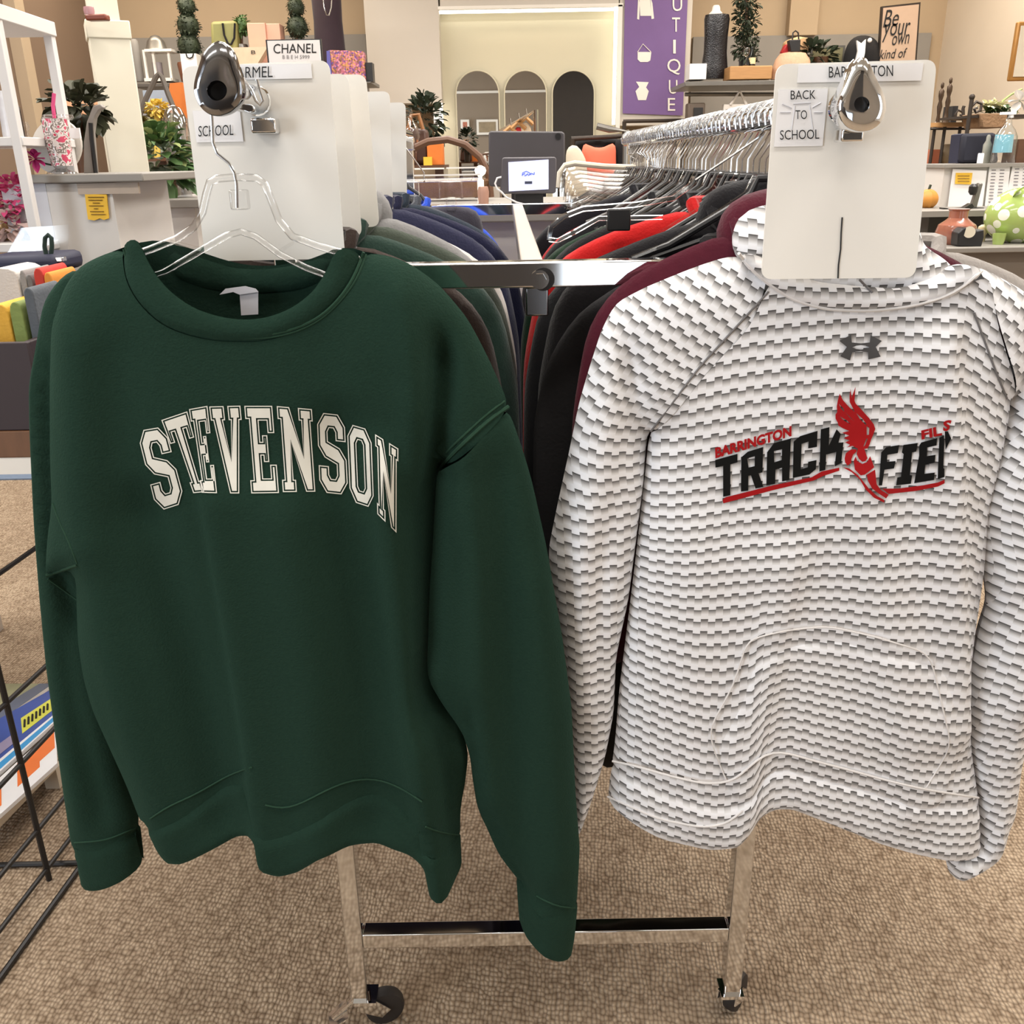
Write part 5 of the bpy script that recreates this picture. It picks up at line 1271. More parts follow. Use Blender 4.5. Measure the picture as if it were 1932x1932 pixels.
# ------------------------------------------------------------------ sales counter with the tablets
cz = at(985, 394, 2.75)[2]
t = thing('sales_counter', 'pale sales counter carrying the tablets behind the clothes rack', 'counter', (.0, 3.0, 0)); MB().bb(-.55, .35, 2.66, 3.6, cz - .03, cz).build('worktop', GREYTOP, t, bevel=.004); MB().bb(-.52, .32, 2.72, 3.56, .0, cz - .03).build('cabinet', WHITELAM, t)
t = thing('tablet', 'large dark grey tablet seen from behind on the sales counter', 'tablet', at(993, 394, 2.95))
P = [at(x, y, 2.92) for x, y in ((922, 250), (926, 247), (1060, 248), (1066, 252), (1066, 352), (1062, 356), (926, 352), (922, 348))]; MB().prism(P, (0, .014, 0)).build('case', mat('charcoal_case', '4a4649', .5, 0, .04), t, bevel=.004)
MB().tube([at(1053, 257, 2.915), at(1053, 257, 2.925)], .0085, 14).build('camera_lens', BLACKP, t); MB().px(965, 340, 1020, 394, 2.945, .05).build('stand', mat('dark_case', '3a373a', .5), t)
t = thing('tablet', 'small tablet with lit white screen in front of the large dark one', 'tablet', at(998, 394, 2.8))
pxprism(MB(), [(947, 300), (950, 297), (1047, 296), (1050, 300), (1049, 362), (1046, 365), (948, 366), (944, 362)], 2.8, .014).build('case', mat('grey_case', '565256', .5, 0, .04), t, bevel=.003)
pxprism(MB(), [(959, 306), (1035, 301), (1035, 357), (960, 361)], 2.797, .002).build('screen', mat('lit_screen', 'cdd2f4', .3, 0, .01, emit=.75), t)
m = MB(); m.tube([at(x, y, 2.7955) for x, y in ((985, 332), (986, 326), (993, 323), (999, 326), (1002, 330))], .0011, 5); m.tube([at(x, y, 2.7955) for x, y in ((985, 330), (990, 327), (990, 332), (996, 328), (997, 331), (1002, 327), (1008, 329), (1008, 325))], .0016, 5); m.build('screen_logo', mat('blue_ink', '4a63c8', .5, emit=.4), t)
MB().px(990, 342, 1004, 347, 2.7955, .001).build('screen_button', mat('slate_ink', '41465a', .5), t)
MB().px(972, 366, 1025, 394, 2.81, .05).build('stand', BLACKP, t); MB().tube([at(x, y, 2.8) for x, y in ((946, 334), (938, 336), (934, 346), (938, 356), (946, 362), (955, 372), (975, 382), (1000, 388))], .003, 6).build('cable', PAPER, t)
for x0, y0, x1, y1, Y, lab in ((752, 330, 905, 394, 2.72, 'wide clear acrylic tray behind the left arm of the rack'), (842, 316, 902, 394, 2.95, 'taller clear acrylic box beside the small tablet'), (755, 318, 838, 394, 3.1, 'clear acrylic riser behind the wide clear tray')):
    t = thing('acrylic_box', lab, 'acrylic box', at((x0 + x1) / 2, y1, Y)); MB().px(x0, y0, x1, y1, Y, .12).build('walls', CLEAR2, t); m = MB(); m.px(x0, y0 - 1, x1, y0 + 2, Y - .002, .004); m.build('edge', WHITEP, t)
one(lathepx(MB(), 912, [(9, 352), (11, 362), (9, 394)], 2.85), 'jar', mat('blush_jar', 'c79a86', .4), 'small blush jar between the acrylic box and the tablets', 'jar')
one(lathepx(MB(), 907, [(2, 312), (9, 316), (11, 322), (9, 328), (3, 333), (3, 338), (6, 340), (6, 392)], 3.2), 'bulb', mat('warm_bulb', (1, .9, .75), .5, emit=2.0), 'glowing round bulb left of the large tablet', 'light bulb')
# clear trouser hanger with dark trousers on the left arm
t = thing('clothes_hanger', 'clear clip hanger holding dark trousers in front of the acrylic trays', 'hanger', at(850, 395, 2.05)); zz = at(850, 350, 2.05); m = MB(); m.tube([at(740, 342, 2.05), at(905, 338, 2.05)], .0045, 8); m.build('frame', CLEAR, t)
m = MB(); m.px(828, 342, 872, 376, 2.035, .014); m.px(842, 372, 860, 398, 2.03, .02); m.build('clip', CLEAR, t, bevel=.003); m = MB(); m.px(756, 342, 790, 372, 2.035, .014); m.build('clip', CLEAR, t, bevel=.003)
m = MB(); m.tube([(rla[0], 2.05, rla[2] + .018), (rla[0] + .02, 2.05, rla[2]), at(800, 326, 2.05), at(800, 341, 2.05)], .0016, 6); m.build('hook', WIRE, t)
c = Cloth([(735, 392), (905, 388), (912, 412), (915, 640), (740, 640)], 2.05, .022, .03, [([(780 + 25 * k, 395), (778 + 26 * k, 640)], .005, .008, 'r') for k in range(5)], sp=.02); tag(c.mesh().build('trousers', cloth('cloth_trousers', '3c3a44')), 'dark trousers clipped to the clear hanger, waistband up', 'trousers')
# loose clear hangers in front of the packed row on the right
CLM = clearmat('clear_plastic_cluster', (.96, .95, .93), .10, .7, 1.6)
for i in range(10):
    y0 = 308 + 8 * i; Y = 2.38 - .055 * i; m_ = mat('cream_plastic', 'e2d9c6', .4) if i == 0 else CLM
    lab = 'cream plastic hanger end sticking out right of the small tablet' if i == 0 else 'clear plastic hanger in the stack fanned out below the cream one'
    t = thing('clothes_hanger', lab, 'hanger', at(1130, y0 + 20, Y), None if i == 0 else 'clear hangers fanned out below the cream hanger'); x0 = 1056 + 4 * i
    U = [(x0 - 2, y0 + 46), (x0, y0 + 18), (x0 + 10, y0 + 4), (x0 + 28, y0), (1140, y0 + 6), (1200, y0 + 8), (1238, y0 - 6)]
    MB().tube([at(x, y, Y) for x, y in U], .0065 if i == 0 else .0045, 8).build('frame', m_, t)
    if i: MB().prism([at(x, y, Y) for x, y in U[1:]] + [at(x, y, Y) for x, y in ((1238, y0 + 8), (1200, y0 + 16), (1100, y0 + 16), (x0 + 20, y0 + 20))], (0, .002, 0)).build('web', CLEAR2, t)
    MB().tube([at(1238, y0 - 6, Y), (rlb[0] - .004, Y, rlb[2] - .03), (rlb[0] + .018, Y, rlb[2]), (rlb[0], Y, rlb[2] + .018)], .0016, 6).build('hook', WIRE, t)
t = thing('clothes_hanger', 'large clear hanger with a black clip in front of the red sweatshirts', 'hanger', at(1150, 440, 1.32)); m = MB(); m.tube([at(x, y, 1.225) for x, y in ((1036, 452), (1040, 428), (1064, 408), (1100, 394), (1200, 386), (1270, 374), (1300, 352), (1312, 340))], .0035, 8); m.tube([at(x, y, 1.225) for x, y in ((1036, 452), (1052, 454), (1080, 440), (1130, 412), (1250, 410))], .003, 8); m.build('frame', CLEAR, t)
m = MB(); m.px(1146, 394, 1190, 436, 1.222, .012); m.build('clip', BLACKP, t, bevel=.002); MB().tube([at(1312, 340, 1.225), (rlb[0], 1.225, rlb[2] - .02), (rlb[0] + .018, 1.225, rlb[2]), (rlb[0], 1.225, rlb[2] + .018)], .0016, 6).build('hook', WIRE, t)
t = thing('size_marker', 'black size marker lettered L among the hanger hooks near the divider', 'size marker', at(1382, 365, 1.16)); MB().px(1368, 342, 1400, 368, 1.16, .01).build('block', BLACKP, t, bevel=.002); m = MB(); textpx(m, 'L', 1380, 350, 1386, 360, 1.158); m.build('lettering', PAPER, t)

# ------------------------------------------------------------------ far right: framed picture, iron etageres, service counter
t = thing('picture', 'gold framed picture high on the right wall at the edge', 'picture', at(1925, 150, 4.9)); MB().px(1913, 40, 1990, 152, 4.9, .03).build('frame', GOLD, t, bevel=.006); MB().px(1920, 48, 1985, 144, 4.893, .01).build('canvas', mat('cream_canvas', 'ddd2bf', .7, 0, .1, 8), t)
t = thing('plant_stand', 'low wrought iron stand with two shelves right of the BARRINGTON board', 'shelf stand', at(1795, 520, 3.8)); Y = 3.75
MB().px(1752, 231, 1832, 239, Y, .25).build('shelf_board', WOOD, t); MB().px(1745, 312, 1800, 318, Y, .25).build('shelf_board', WOOD, t)
m = MB()
for x in (1764, 1783, 1812): xx = at(x, 238, Y + .02)[0]; m.tube([at(x, 238, Y + .02), [xx, Y + .02, 0]], .006, 6)
m.tube([at(1756, 243, Y), at(1830, 243, Y)], .005, 6); m.build('frame', IRON, t)
m = MB(); m.tube([at(x, y, Y + .05) for x, y in ((1818, 233), (1817, 205), (1819, 200))], .006, 6); m.tube([at(x, y, Y + .05) for x, y in ((1817, 212), (1808, 208), (1802, 216), (1806, 226), (1814, 226), (1815, 218), (1811, 217))], .004, 6); m.build('scroll_end', IRON, t)
for cx, top, lab in ((1774, 155, 'shorter slim bronze figurine beside the divider board'), (1789, 146, 'taller slim bronze figurine left of the dark book')):
    m = MB(); lathepx(m, cx, [(1, top), (3, top + 3), (3, top + 9), (1.5, top + 12), (5, top + 17), (5, top + 26), (3, top + 36), (5, top + 46), (3, top + 62), (4, top + 74), (7, 231)], 3.85, 12, .8); one(m, 'figurine', mat('bronze', '4a3a2c', .3, .5, .3, 40), lab, 'figurine')
one(MB().px(1796, 200, 1806, 231, 3.85, .08), 'book', BLACKP, 'dark upright book right of the bronze figurines', 'book')
t = thing('plant_stand', 'taller wrought iron stand with scroll ends carrying the planter box', 'shelf stand', at(1885, 520, 3.6)); Y = 3.5
MB().px(1832, 216, 1990, 221, Y, .25).build('shelf_board', IRON, t); m = MB(); m.tube([at(1834, 184, Y), [at(1834, 184, Y)[0], Y, .9]], .007, 6); m.tube([at(1975, 184, Y), [at(1975, 184, Y)[0], Y, .9]], .007, 6); m.ball(at(1834, 183, Y), .01, 6)
m.tube([at(x, y, Y) for x, y in ((1834, 200), (1842, 192), (1852, 196), (1850, 208), (1841, 212), (1838, 206), (1844, 203))], .005, 6); m.build('frame', IRON, t)
t = thing('planter_box', 'bark planter box with pale lilies on the taller iron stand', 'planter', at(1875, 216, 3.55)); pxprism(MB(), [(1849, 214), (1902, 214), (1898, 241), (1853, 241)], Y - .01, .14).build('box', mat('bark_wood', '8f6f50', .8, 0, .35, 30, bump=.6), t, bevel=.004)
m = MB(); rr = random.Random(3)
for i in range(60): m.leaf(at(1856 + rr.uniform(0, 42), 214, Y + .06), (rr.uniform(-1, 1), rr.uniform(-.8, .8), rr.uniform(.4, 1.2)), rr.uniform(.05, .085), .014, .5)
m.build('leaves', LEAFG, t); m = MB()
for i in range(34): m.leaf(at(1858 + rr.uniform(0, 30), 200, Y + .04), (rr.uniform(-1, 1), rr.uniform(-1, .3), rr.uniform(-.1, .9)), rr.uniform(.03, .05), .016, .3)
m.build('flowers', mat('cream_petal', 'e6e3bf', .5), t); MB().tube([at(x, y, Y + .04) for x, y in ((1886, 205), (1892, 190), (1908, 178), (1928, 168))], .004, 6).build('orchid_stem', LEAFL, t)
# raised ledge with paper notices
LZ = 3.25
t = thing('service_desk', 'white raised desk front with taped notices at the right edge', 'desk', at(1880, 640, LZ + .2)); MB().px(1782, 308, 2080, 314, LZ - .02, .35).build('ledge', GREYTOP, t); MB().px(1777, 314, 2080, 395, LZ, .3).build('panel', WHITELAM, t); MB().px(1738, 396, 2080, 407, LZ - .25, .6).build('lower_ledge', GREYTOP, t); MB().px(1738, 407, 2080, 640, LZ - .15, .5).build('base', mat('dark_laminate', '4c4845', .5), t)
t = thing('notice_sheet', 'white notice sheet with a yellow sticky note on the desk front', 'notice', at(1825, 395, LZ - .03)); pxprism(MB(), [(1798, 319), (1862, 322), (1853, 394), (1788, 394)], LZ - .01, .003).build('sheet', PAPER, t); pxprism(MB(), [(1804, 326), (1835, 326), (1832, 348), (1802, 347)], LZ - .013, .002).build('sticky_note', YELLOW, t)
m = MB()
for k in range(3): m.tube([at(1807, 332 + 5 * k, LZ - .0135), at(1829, 332 + 5 * k, LZ - .0135)], .0012, 4)
m.build('handwriting', mat('brown_ink', '8a6a2a', .7), t)
for x0, x1, y0, y1, lab in ((1867, 1906, 313, 398, 'long printed list sheet taped to the desk front, left of the edge sheet'), (1911, 1960, 311, 360, 'short printed sheet taped at the right edge of the desk front')):
    t = thing('notice_sheet', lab, 'notice', at((x0 + x1) / 2, y1, LZ)); pxprism(MB(), [(x0, y0), (x1, y0), (x1 - 8, y1), (x0 - 10, y1)], LZ - .008, .002).build('sheet', PAPER, t); m = MB()
    for k in range(int((y1 - y0 - 10) / 6)):
        yy = y0 + 8 + 6 * k; m.tube([at(x0 + 4 - k * .6, yy, LZ - .009), at(x0 + 12 - k * .6, yy, LZ - .009)], .0012, 4); m.tube([at(x0 + 20 - k * .6, yy, LZ - .009), at(x0 + 28 - k * .6, yy, LZ - .009)], .0012, 4)
    m.build('print_lines', mat('grey_ink', '77757c', .7), t)
t = thing('tote_bag', 'navy black bag standing on the desk ledge behind the figurines', 'bag', at(1845, 308, LZ + .15)); pxprism(MB(), [(1818, 252), (1882, 250), (1886, 308), (1811, 308)], LZ + .14, .09).build('bag_body', mat('navy_cloth', '1b1c2a', .7, 0, .15), t, bevel=.012)
pxprism(MB(), [(1812, 254), (1818, 252), (1812, 308), (1806, 308)], LZ + .16, .07).build('side_panel', mat('navy_cloth2', '22243a', .7), t)
one(lathepx(MB(), 1850, [(5, 289), (5.5, 291), (5.5, 308)], LZ + .05), 'bottle', PAPER, 'short white bottle on the desk ledge in front of the navy bag', 'bottle')
one(lathepx(MB(), 1862, [(2, 254), (4, 258), (4, 265), (8, 273), (8, 290), (9, 308)], LZ + .1, 14, .7), 'figurine', mat('stone_figure', '8b8a80', .5, 0, .3, 40), 'grey robed figurine on the desk ledge beside the spray bottle', 'figurine')
t = thing('spray_bottle', 'clear bottle with light blue label at the right of the desk ledge', 'bottle', at(1895, 308, LZ + .06)); lathepx(MB(), 1897, [(5, 222), (7, 236), (14, 245), (20, 258), (22, 306), (21, 308)], LZ + .06).build('body', CLEAR, t); lathepx(MB(), 1893, [(16, 254), (17, 288)], LZ + .06).build('paper_label', mat('aqua_label', '86c3d6', .5, 0, .2, 30), t); m = MB(); lathepx(m, 1908, [(4, 212), (5, 222)], LZ + .06); m.px(1892, 211, 1918, 216, LZ + .05, .02); m.build('spray_head', PAPER, t)
one(MB().px(1920, 262, 1990, 308, LZ + .12, .1), 'box', DWOOD, 'dark brown box at the right edge of the desk ledge', 'box')
t = thing('flower', 'white orchid bloom hanging over the spray bottle at the right edge', 'flower', at(1925, 210, 3.4)); m = MB()
for k in range(6): a = k * 1.05; m.leaf(at(1924, 190, 3.4), (math.cos(a), -.3, math.sin(a)), .045, .035, .1)
m.build('petals', mat('white_petal', 'e3ddd6', .5), t); MB().tube([at(1924, 190, 3.4), at(1918, 214, 3.42), at(1912, 216, 3.5)], .003, 5).build('stem', LEAFL, t)
one(MB().px(1752, 282, 1774, 312, 3.8, .09), 'box', mat('terracotta', 'b0674a', .6, 0, .1), 'terracotta box on the lower shelf of the low iron stand', 'box', bevel=.004)
one(lathepx(MB(), 1788, [(8, 272), (13, 284), (13, 300), (8, 312)], 3.82), 'jar', mat('mottled_jar', '8d7a5c', .5, 0, .5, 40), 'mottled brown jar beside the terracotta box', 'jar')
t = thing('pumpkin', 'orange pumpkin half hidden right of the BARRINGTON board', 'pumpkin', at(1752, 395, 3.0)); m = MB(); c = at(1750, 376, 3.2); m.ball(c, .034, 14, 1.05, 1.05, .95)
m.v = [tuple(np.array(c) + (np.array(v) - c) * (1 - .07 * abs(math.sin(4 * math.atan2(v[1] - c[1], v[0] - c[0]))))) for v in m.v]; m.build('flesh', mat('pumpkin_skin', 'c98a3c', .5, 0, .15), t); MB().tube([c + [0, 0, .03], c + [.004, 0, .045]], .004, 6).build('stem', LEAFD, t)
# the counter with the piggy bank
PY = 2.75
t = thing('service_counter', 'grey counter in front of the raised desk carrying the green piggy bank', 'counter', at(1860, 640, PY + .2)); MB().px(1690, 466, 2080, 477, PY - .02, .42).build('worktop', GREYTOP, t, bevel=.003); MB().px(1700, 477, 2080, 900, PY + .02, .36).build('cabinet', mat('taupe_laminate', '7d7368', .55, 0, .05, 6), t)
GPIG = bpy.data.materials.new('dotted_glaze'); GPIG.use_nodes = True
_n = GPIG.node_tree; _b = _n.nodes['Principled BSDF']; _tc = _n.nodes.new('ShaderNodeTexCoord'); _v = _n.nodes.new('ShaderNodeTexVoronoi'); _v.inputs['Scale'].default_value = 24; _v.inputs['Randomness'].default_value = .8
_rp = _n.nodes.new('ShaderNodeValToRGB'); _rp.color_ramp.interpolation = 'CONSTANT'; _rp.color_ramp.elements[0].color = (*lin('eef0e2'), 1); _rp.color_ramp.elements[1].position = .40; _rp.color_ramp.elements[1].color = (*lin('a5bb6a'), 1)
_n.links.new(_tc.outputs['Object'], _v.inputs['Vector']); _n.links.new(_v.outputs['Distance'], _rp.inputs[0]); _n.links.new(_rp.outputs[0], _b.inputs['Base Color']); _b.inputs['Roughness'].default_value = .15; _b.inputs['Coat Weight'].default_value = .5
t = thing('piggy_bank', 'light green piggy bank with white dots at the right edge of the counter', 'piggy bank', at(1925, 466, PY + .12)); k = zc_(1925, 410, PY + .1) / FPX
c = at(1926, 408, PY + .12); MB().ball(c, 52 * k, 18, 1.28, 1, 1).build('body', GPIG, t)
GPL = mat('green_glaze', 'a5bb6a', .15, 0, .05, coat=.5)
for x, dy in ((1884, 0), (1900, .12), (1958, 0), (1970, .12)):
    m = MB(); lathepx(m, x, [(12, 440), (11, 452), (9, 462), (10, 466)], PY + .06 + dy); m.build('leg', GPL, t)
for s, x in ((1, 1918), (-1, 1950)): m = MB(); m.leaf(at(x - 8, 372, PY + .08), (.5, -.2, .8), 34 * k, 28 * k, .3); m.leaf(at(x - 8, 372, PY + .085), (.5, -.2, .8), 34 * k, 28 * k, .3); m.build('ear', GPL, t)
m = MB(); m.tube([c + [52 * k * 1.2, 0, .0], c + [52 * k * 1.45, 0, .0]], 17 * k, 16); m.build('snout', GPL, t)
one(lathepx(MB(), 1805, [(20, 394), (17, 398), (17, 411), (22, 416), (33, 424), (37, 438), (33, 452), (24, 464), (20, 466)], PY + .1, 28), 'vase', mat('copper_glaze', '9c6350', .15, 0, .12, 12, coat=.6), 'squat glossy copper-pink vase beside the piggy bank', 'vase')
t = thing('tape_dispenser', 'black desk tape dispenser in front of the copper vase', 'tape dispenser', at(1832, 466, PY + .02)); pxprism(MB(), [(1806, 464), (1808, 440), (1818, 430), (1836, 430), (1843, 436), (1857, 433), (1857, 448), (1852, 465)], PY + .01, .045).build('base', BLACKP, t, bevel=.003); MB().tube([at(1829, 438, PY + .005), at(1829, 438, PY + .05)], .016, 18).build('tape_roll', mat('tape', 'd6cdb8', .4), t)
one(lathepx(MB(), 1853, [(4, 424), (9, 428), (10, 436), (6, 444), (6, 466)], PY + .16), 'ornament', mat('cream_glaze', 'd9cba6', .3), 'small cream knob ornament between tape dispenser and piggy bank', 'ornament')
t = thing('card_reader', 'slim grey card reader tilted on a black stand before the notice sheet', 'card reader', at(1842, 398, LZ - .1)); pxprism(MB(), [(1848, 345), (1855, 346), (1842, 396), (1832, 394)], LZ - .12, .02).build('body', GREYM, t, bevel=.003); lathepx(MB(), 1836, [(4, 347), (8, 352), (8, 362), (4, 368)], LZ - .12, 14).build('dial', BLACKP, t); MB().px(1828, 392, 1856, 399, LZ - .14, .06).build('stand', BLACKP, t)
one(pxprism(MB(), [(1780, 392), (1800, 394), (1820, 392), (1834, 384), (1838, 390), (1826, 398), (1780, 400)], LZ - .16, .03), 'cable_tray', BLACKP, 'low black cable tray lying at the foot of the notice sheet', 'tray')


# ------------------------------------------------------------------ left side: counters, column, etagere
CY = 2.15
t = thing('checkout_counter', 'white counter with grey top at the left carrying the pink tumbler', 'counter', at(155, 900, CY + .2)); MB().px(42, 328, 270, 345, CY, .40).build('worktop', GREYTOP, t, bevel=.003)
MB().px(66, 345, 146, 1010, CY + .02, .36).build('side_panel', mat('cool_white_panel', 'cfd0d6', .5, 0, .03, 6), t); MB().px(146, 345, 262, 1010, CY + .021, .36).build('front_panel', WHITELAM, t); MB().px(146, 345, 261, 366, CY + .014, .01).build('apron', mat('beige_strip', 'b8a898', .6), t)
t = thing('notice_sheet', 'yellow paper notice taped to the white counter front', 'notice', at(183, 415, CY)); P = [(160, 366), (201, 367), (205, 412), (196, 415), (188, 412), (178, 416), (166, 414), (163, 392)]; pxprism(MB(), P, CY + .014, .004).build('sheet', YELLOW, t)
m = MB()
for k, (a, b_) in enumerate(((166, 196), (167, 193), (175, 188), (168, 195), (177, 185), (170, 196), (172, 199))): m.tube([at(a, 372 + k * 5.4, CY + .012), at(b_, 372 + k * 5.4, CY + .012)], .0009, 4)
m.build('print_lines', mat('brown_ink', '7a5a22', .7), t)
t = thing('column', 'pale square display column standing on the counter behind the white one', 'column', at(236, 378, 2.85)); kx = zc_(236, 200, 2.85) / FPX
c1 = at(226, 210, 2.85); zb = at(250, 378, 2.85)[2]; zt = at(215, 44, 2.85)[2]; w = .128
COLM = mat('cream_column', 'e2dcc8', .65, 0, .03, 4)
MB().box((c1[0], 2.85, (zb + zt) / 2), (w * .82, w * .82, zt - zb), rz=.42).build('shaft', COLM, t, bevel=.003); MB().box((c1[0], 2.85, zt - .02), (w * .88, w * .88, .045), rz=.42).build('cap', COLM, t, bevel=.003); MB().box((c1[0], 2.85, zb + .012), (w * .9, w * .9, .024), rz=.42).build('plinth', COLM, t, bevel=.002)
MB().box((c1[0] - .005, 2.85, (zt + 2.4) / 2), (w * .6, w * .6, 2.4 - zt), rz=.42).build('upper_shaft', COLM, t)
t = thing('candle_holder', 'red-brown rail bracket with a small pink glass on the left of the column cap', 'candle holder', at(182, 42, 2.72)); MB().px(160, 26, 200, 38, 2.72, .03).build('bracket', mat('red_brown_wood', '7a3a26', .4), t, bevel=.004); lathepx(MB(), 168, [(9, 13), (10, 20), (9, 28)], 2.735).build('glass', mat('rose_glass', 'b48a8e', .1, 0, .1), t)
SY = 2.95
t = thing('checkout_counter', 'lower counter with grey top behind the white one carrying the basket plant', 'counter', at(320, 900, SY + .2)); MB().px(262, 376, 400, 393, SY - .14, .5).build('worktop', GREYTOP, t, bevel=.003); MB().px(266, 393, 400, 900, SY - .1, .44).build('cabinet', WHITELAM, t)
t = thing('potted_plant', 'variegated leafy plant in a woven basket left of the CARMEL board', 'plant', at(306, 376, SY)); lathepx(MB(), 304, [(27, 338), (29, 341), (27, 360), (22, 376)], SY).build('basket', mat('brown_wicker', '7a5a3c', .75, 0, .4, 55, bump=.9, bscale=90, stretch=(1, 1, 3)), t)
m = MB(); rr = random.Random(11); c = at(303, 300, SY); bush(m, c, .078, 150, .062, .042, 1, .8, 1.15, rr, .4); m.build('leaves', LEAFG, t); m = MB(); bush(m, c, .082, 45, .06, .038, 1, .8, 1.15, rr, .4); m.build('pale_leaves', LEAFL, t)
one(lathepx(MB(), 338, [(3, 198), (14, 205), (22, 225), (27, 260), (26, 300), (20, 330), (12, 345), (14, 376)], SY + .12), 'vase', clearmat('silvered_glass', (.86, .88, .9), .3, .6), 'big silvered glass vase between the basket plant and the CARMEL board', 'vase')
t = thing('handbag', 'dark bag with two long grey straps forming an upturned V behind the plant', 'handbag', at(300, 376, 4.3)); pxprism(MB(), [(258, 215), (336, 213), (340, 300), (256, 300)], 4.3, .12).build('bag_body', mat('slate_leather', '57504a', .6), t, bevel=.02); m = MB(); m.tube([at(x, y, 4.28) for x, y in ((264, 216), (276, 185), (294, 146), (300, 139), (306, 146), (318, 180), (332, 214))], .011, 6); m.build('strap', mat('grey_strap', '625a52', .6), t)
dt = thing('display_table', 'low dark display table top behind the basket plant', 'table', (at(297, 298, 4.4)[0], 4.4, 0)); MB().px(248, 298, 345, 304, 3.95, .75).build('tabletop', DWOOD, dt); zz = at(297, 304, 3.95)[2]
for x in (256, 338):
    for y in (4.0, 4.6): xx = at(x, 304, 4.2)[0]; MB().bb(xx - .02, xx + .02, y - .02, y + .02, 0, zz).build('leg', DWOOD, dt)
one(bush(MB().tube([at(297, 205, 4.05), at(297, 299, 4.05)], .012, 6), at(297, 203, 4.05), .032, 110, .026, .022, 1.1, .8, .7, random.Random(4)), 'flower_bunch', mat('yellow_petal', 'dfc15a', .6, 0, .2, 30), 'bunch of yellow roses between the long bag straps', 'flowers')
one(bush(MB().tube([at(290, 228, 4.1), at(290, 299, 4.1)], .012, 6), at(296, 228, 4.1), .055, 110, .045, .028, 1.2, .6, .5, random.Random(5)), 'flower_bunch', mat('olive_petal', '7b7036', .6, 0, .35, 30), 'olive brown dried flowers under the yellow roses', 'flowers')
one(pxprism(MB(), [(320, 157), (342, 155), (343, 299), (326, 299), (318, 180)], 4.5, .08), 'gift_box', ORANGE, 'small orange box with dark spots behind the bag strap at the board edge', 'box')
one(MB().px(278, 170, 322, 299, 4.6, .06), 'tin', mat('pale_blue_tin', 'a9b6c4', .5), 'pale blue tin behind the yellow roses', 'tin')
# things on the white counter
t = thing('tumbler', 'clear tumbler with pink flower pattern and pink straw on the white counter', 'tumbler', at(113, 328, CY + .06))


def floralmat():
    m = bpy.data.materials.new('pink_floral_print'); m.use_nodes = True; nt = m.node_tree; N = nt.nodes; L = nt.links; b = N['Principled BSDF']
    tc = N.new('ShaderNodeTexCoord'); v = N.new('ShaderNodeTexNoise'); v.inputs['Scale'].default_value = 75; v.inputs['Detail'].default_value = 2; L.new(tc.outputs['Object'], v.inputs['Vector'])
    r = N.new('ShaderNodeValToRGB'); r.color_ramp.interpolation = 'CONSTANT'; e = r.color_ramp.elements; e[0].color = (*lin('d4546f'), 1); e[1].position = .42; e[1].color = (*lin('e6dcd8'), 1)
    for p, c in ((.52, '8c7d76'), (.6, 'efe6e3'), (.66, 'c8405c')): k = e.new(p); k.color = (*lin(c), 1)
    L.new(v.outputs[0], r.inputs[0]); L.new(r.outputs[0], b.inputs['Base Color']); b.inputs['Roughness'].default_value = .15
    return m


lathepx(MB(), 110, [(22, 224), (23, 240), (22, 270), (19, 313)], CY + .06).build('cup', floralmat(), t); lathepx(MB(), 109, [(27, 217), (28, 222), (24, 226)], CY + .06).build('lid', CLEAR, t); lathepx(MB(), 116, [(14, 313), (10, 318), (26, 325), (27, 328)], CY + .06).build('foot', CLEAR, t); MB().tube([at(102, 176, CY + .06), at(100, 200, CY + .06), at(103, 226, CY + .06)], .0042, 8).build('straw', PINK, t)
one(MB().lathe([(.001, 0), (.06, .003), (.072, .01), (.073, .013)], (0, 0, 0), 28), 'plate_tmp', WHITEP, 'x', 'plate') if False else None
t = thing('platter', 'upright white round platter leaning behind the pink tumbler', 'platter', at(105, 328, CY + .24)); P = [(106 + 47 * math.cos(a), 276 + 52 * math.sin(a)) for a in np.linspace(0, 2 * math.pi, 36, endpoint=False)]; pxprism(MB(), P, CY + .22, .01).build('dish', mat('ivory_ceramic', 'cfc8bf', .35), t, bevel=.003)
t = thing('handbag', 'grey bag strap with a black buckle strip beside the column on the white counter', 'handbag', at(170, 328, CY + .15)); pxprism(MB(), [(158, 328), (158, 268), (164, 228), (175, 200), (188, 196), (195, 203), (186, 208), (178, 222), (174, 250), (180, 328)], CY + .16, .02).build('strap', mat('taupe_strap', '8f8880', .6), t, bevel=.002); m = MB(); m.tube([at(x, y, CY + .155) for x, y in ((171, 232), (173, 262), (177, 295), (181, 328))], .005, 6); m.build('buckle_strip', BLACKP, t)
t = thing('flower', 'magenta orchid bloom poking out left of the pink tumbler', 'flower', at(64, 328, CY + .05)); m = MB(); c = at(66, 300, CY + .05); MG = mat('magenta_petal', 'c2357a', .5, 0, .2, 30)
for k in range(9): a = k * .7; m.leaf(c, (math.cos(a), -.4, math.sin(a) * .8 + .2), .03, .016, .2)
m.build('petals', MG, t); MB().tube([c, at(82, 308, CY + .06), at(100, 312, CY + .06)], .002, 5).build('stem', LEAFD, t)
t = thing('potted_plant', 'dark leafy plant in a brown pot between the etagere and the column', 'plant', at(152, 328, 2.62)); m = MB(); bush(m, at(148, 200, 2.62), .055, 110, .06, .04, 1, .8, .7, random.Random(9)); m.build('leaves', mat('deep_leaf', '3a3b26', .55, 0, .35, 20), t); lathepx(MB(), 150, [(14, 222), (12, 250), (9, 328)], 2.62).build('pot', DWOOD, t)
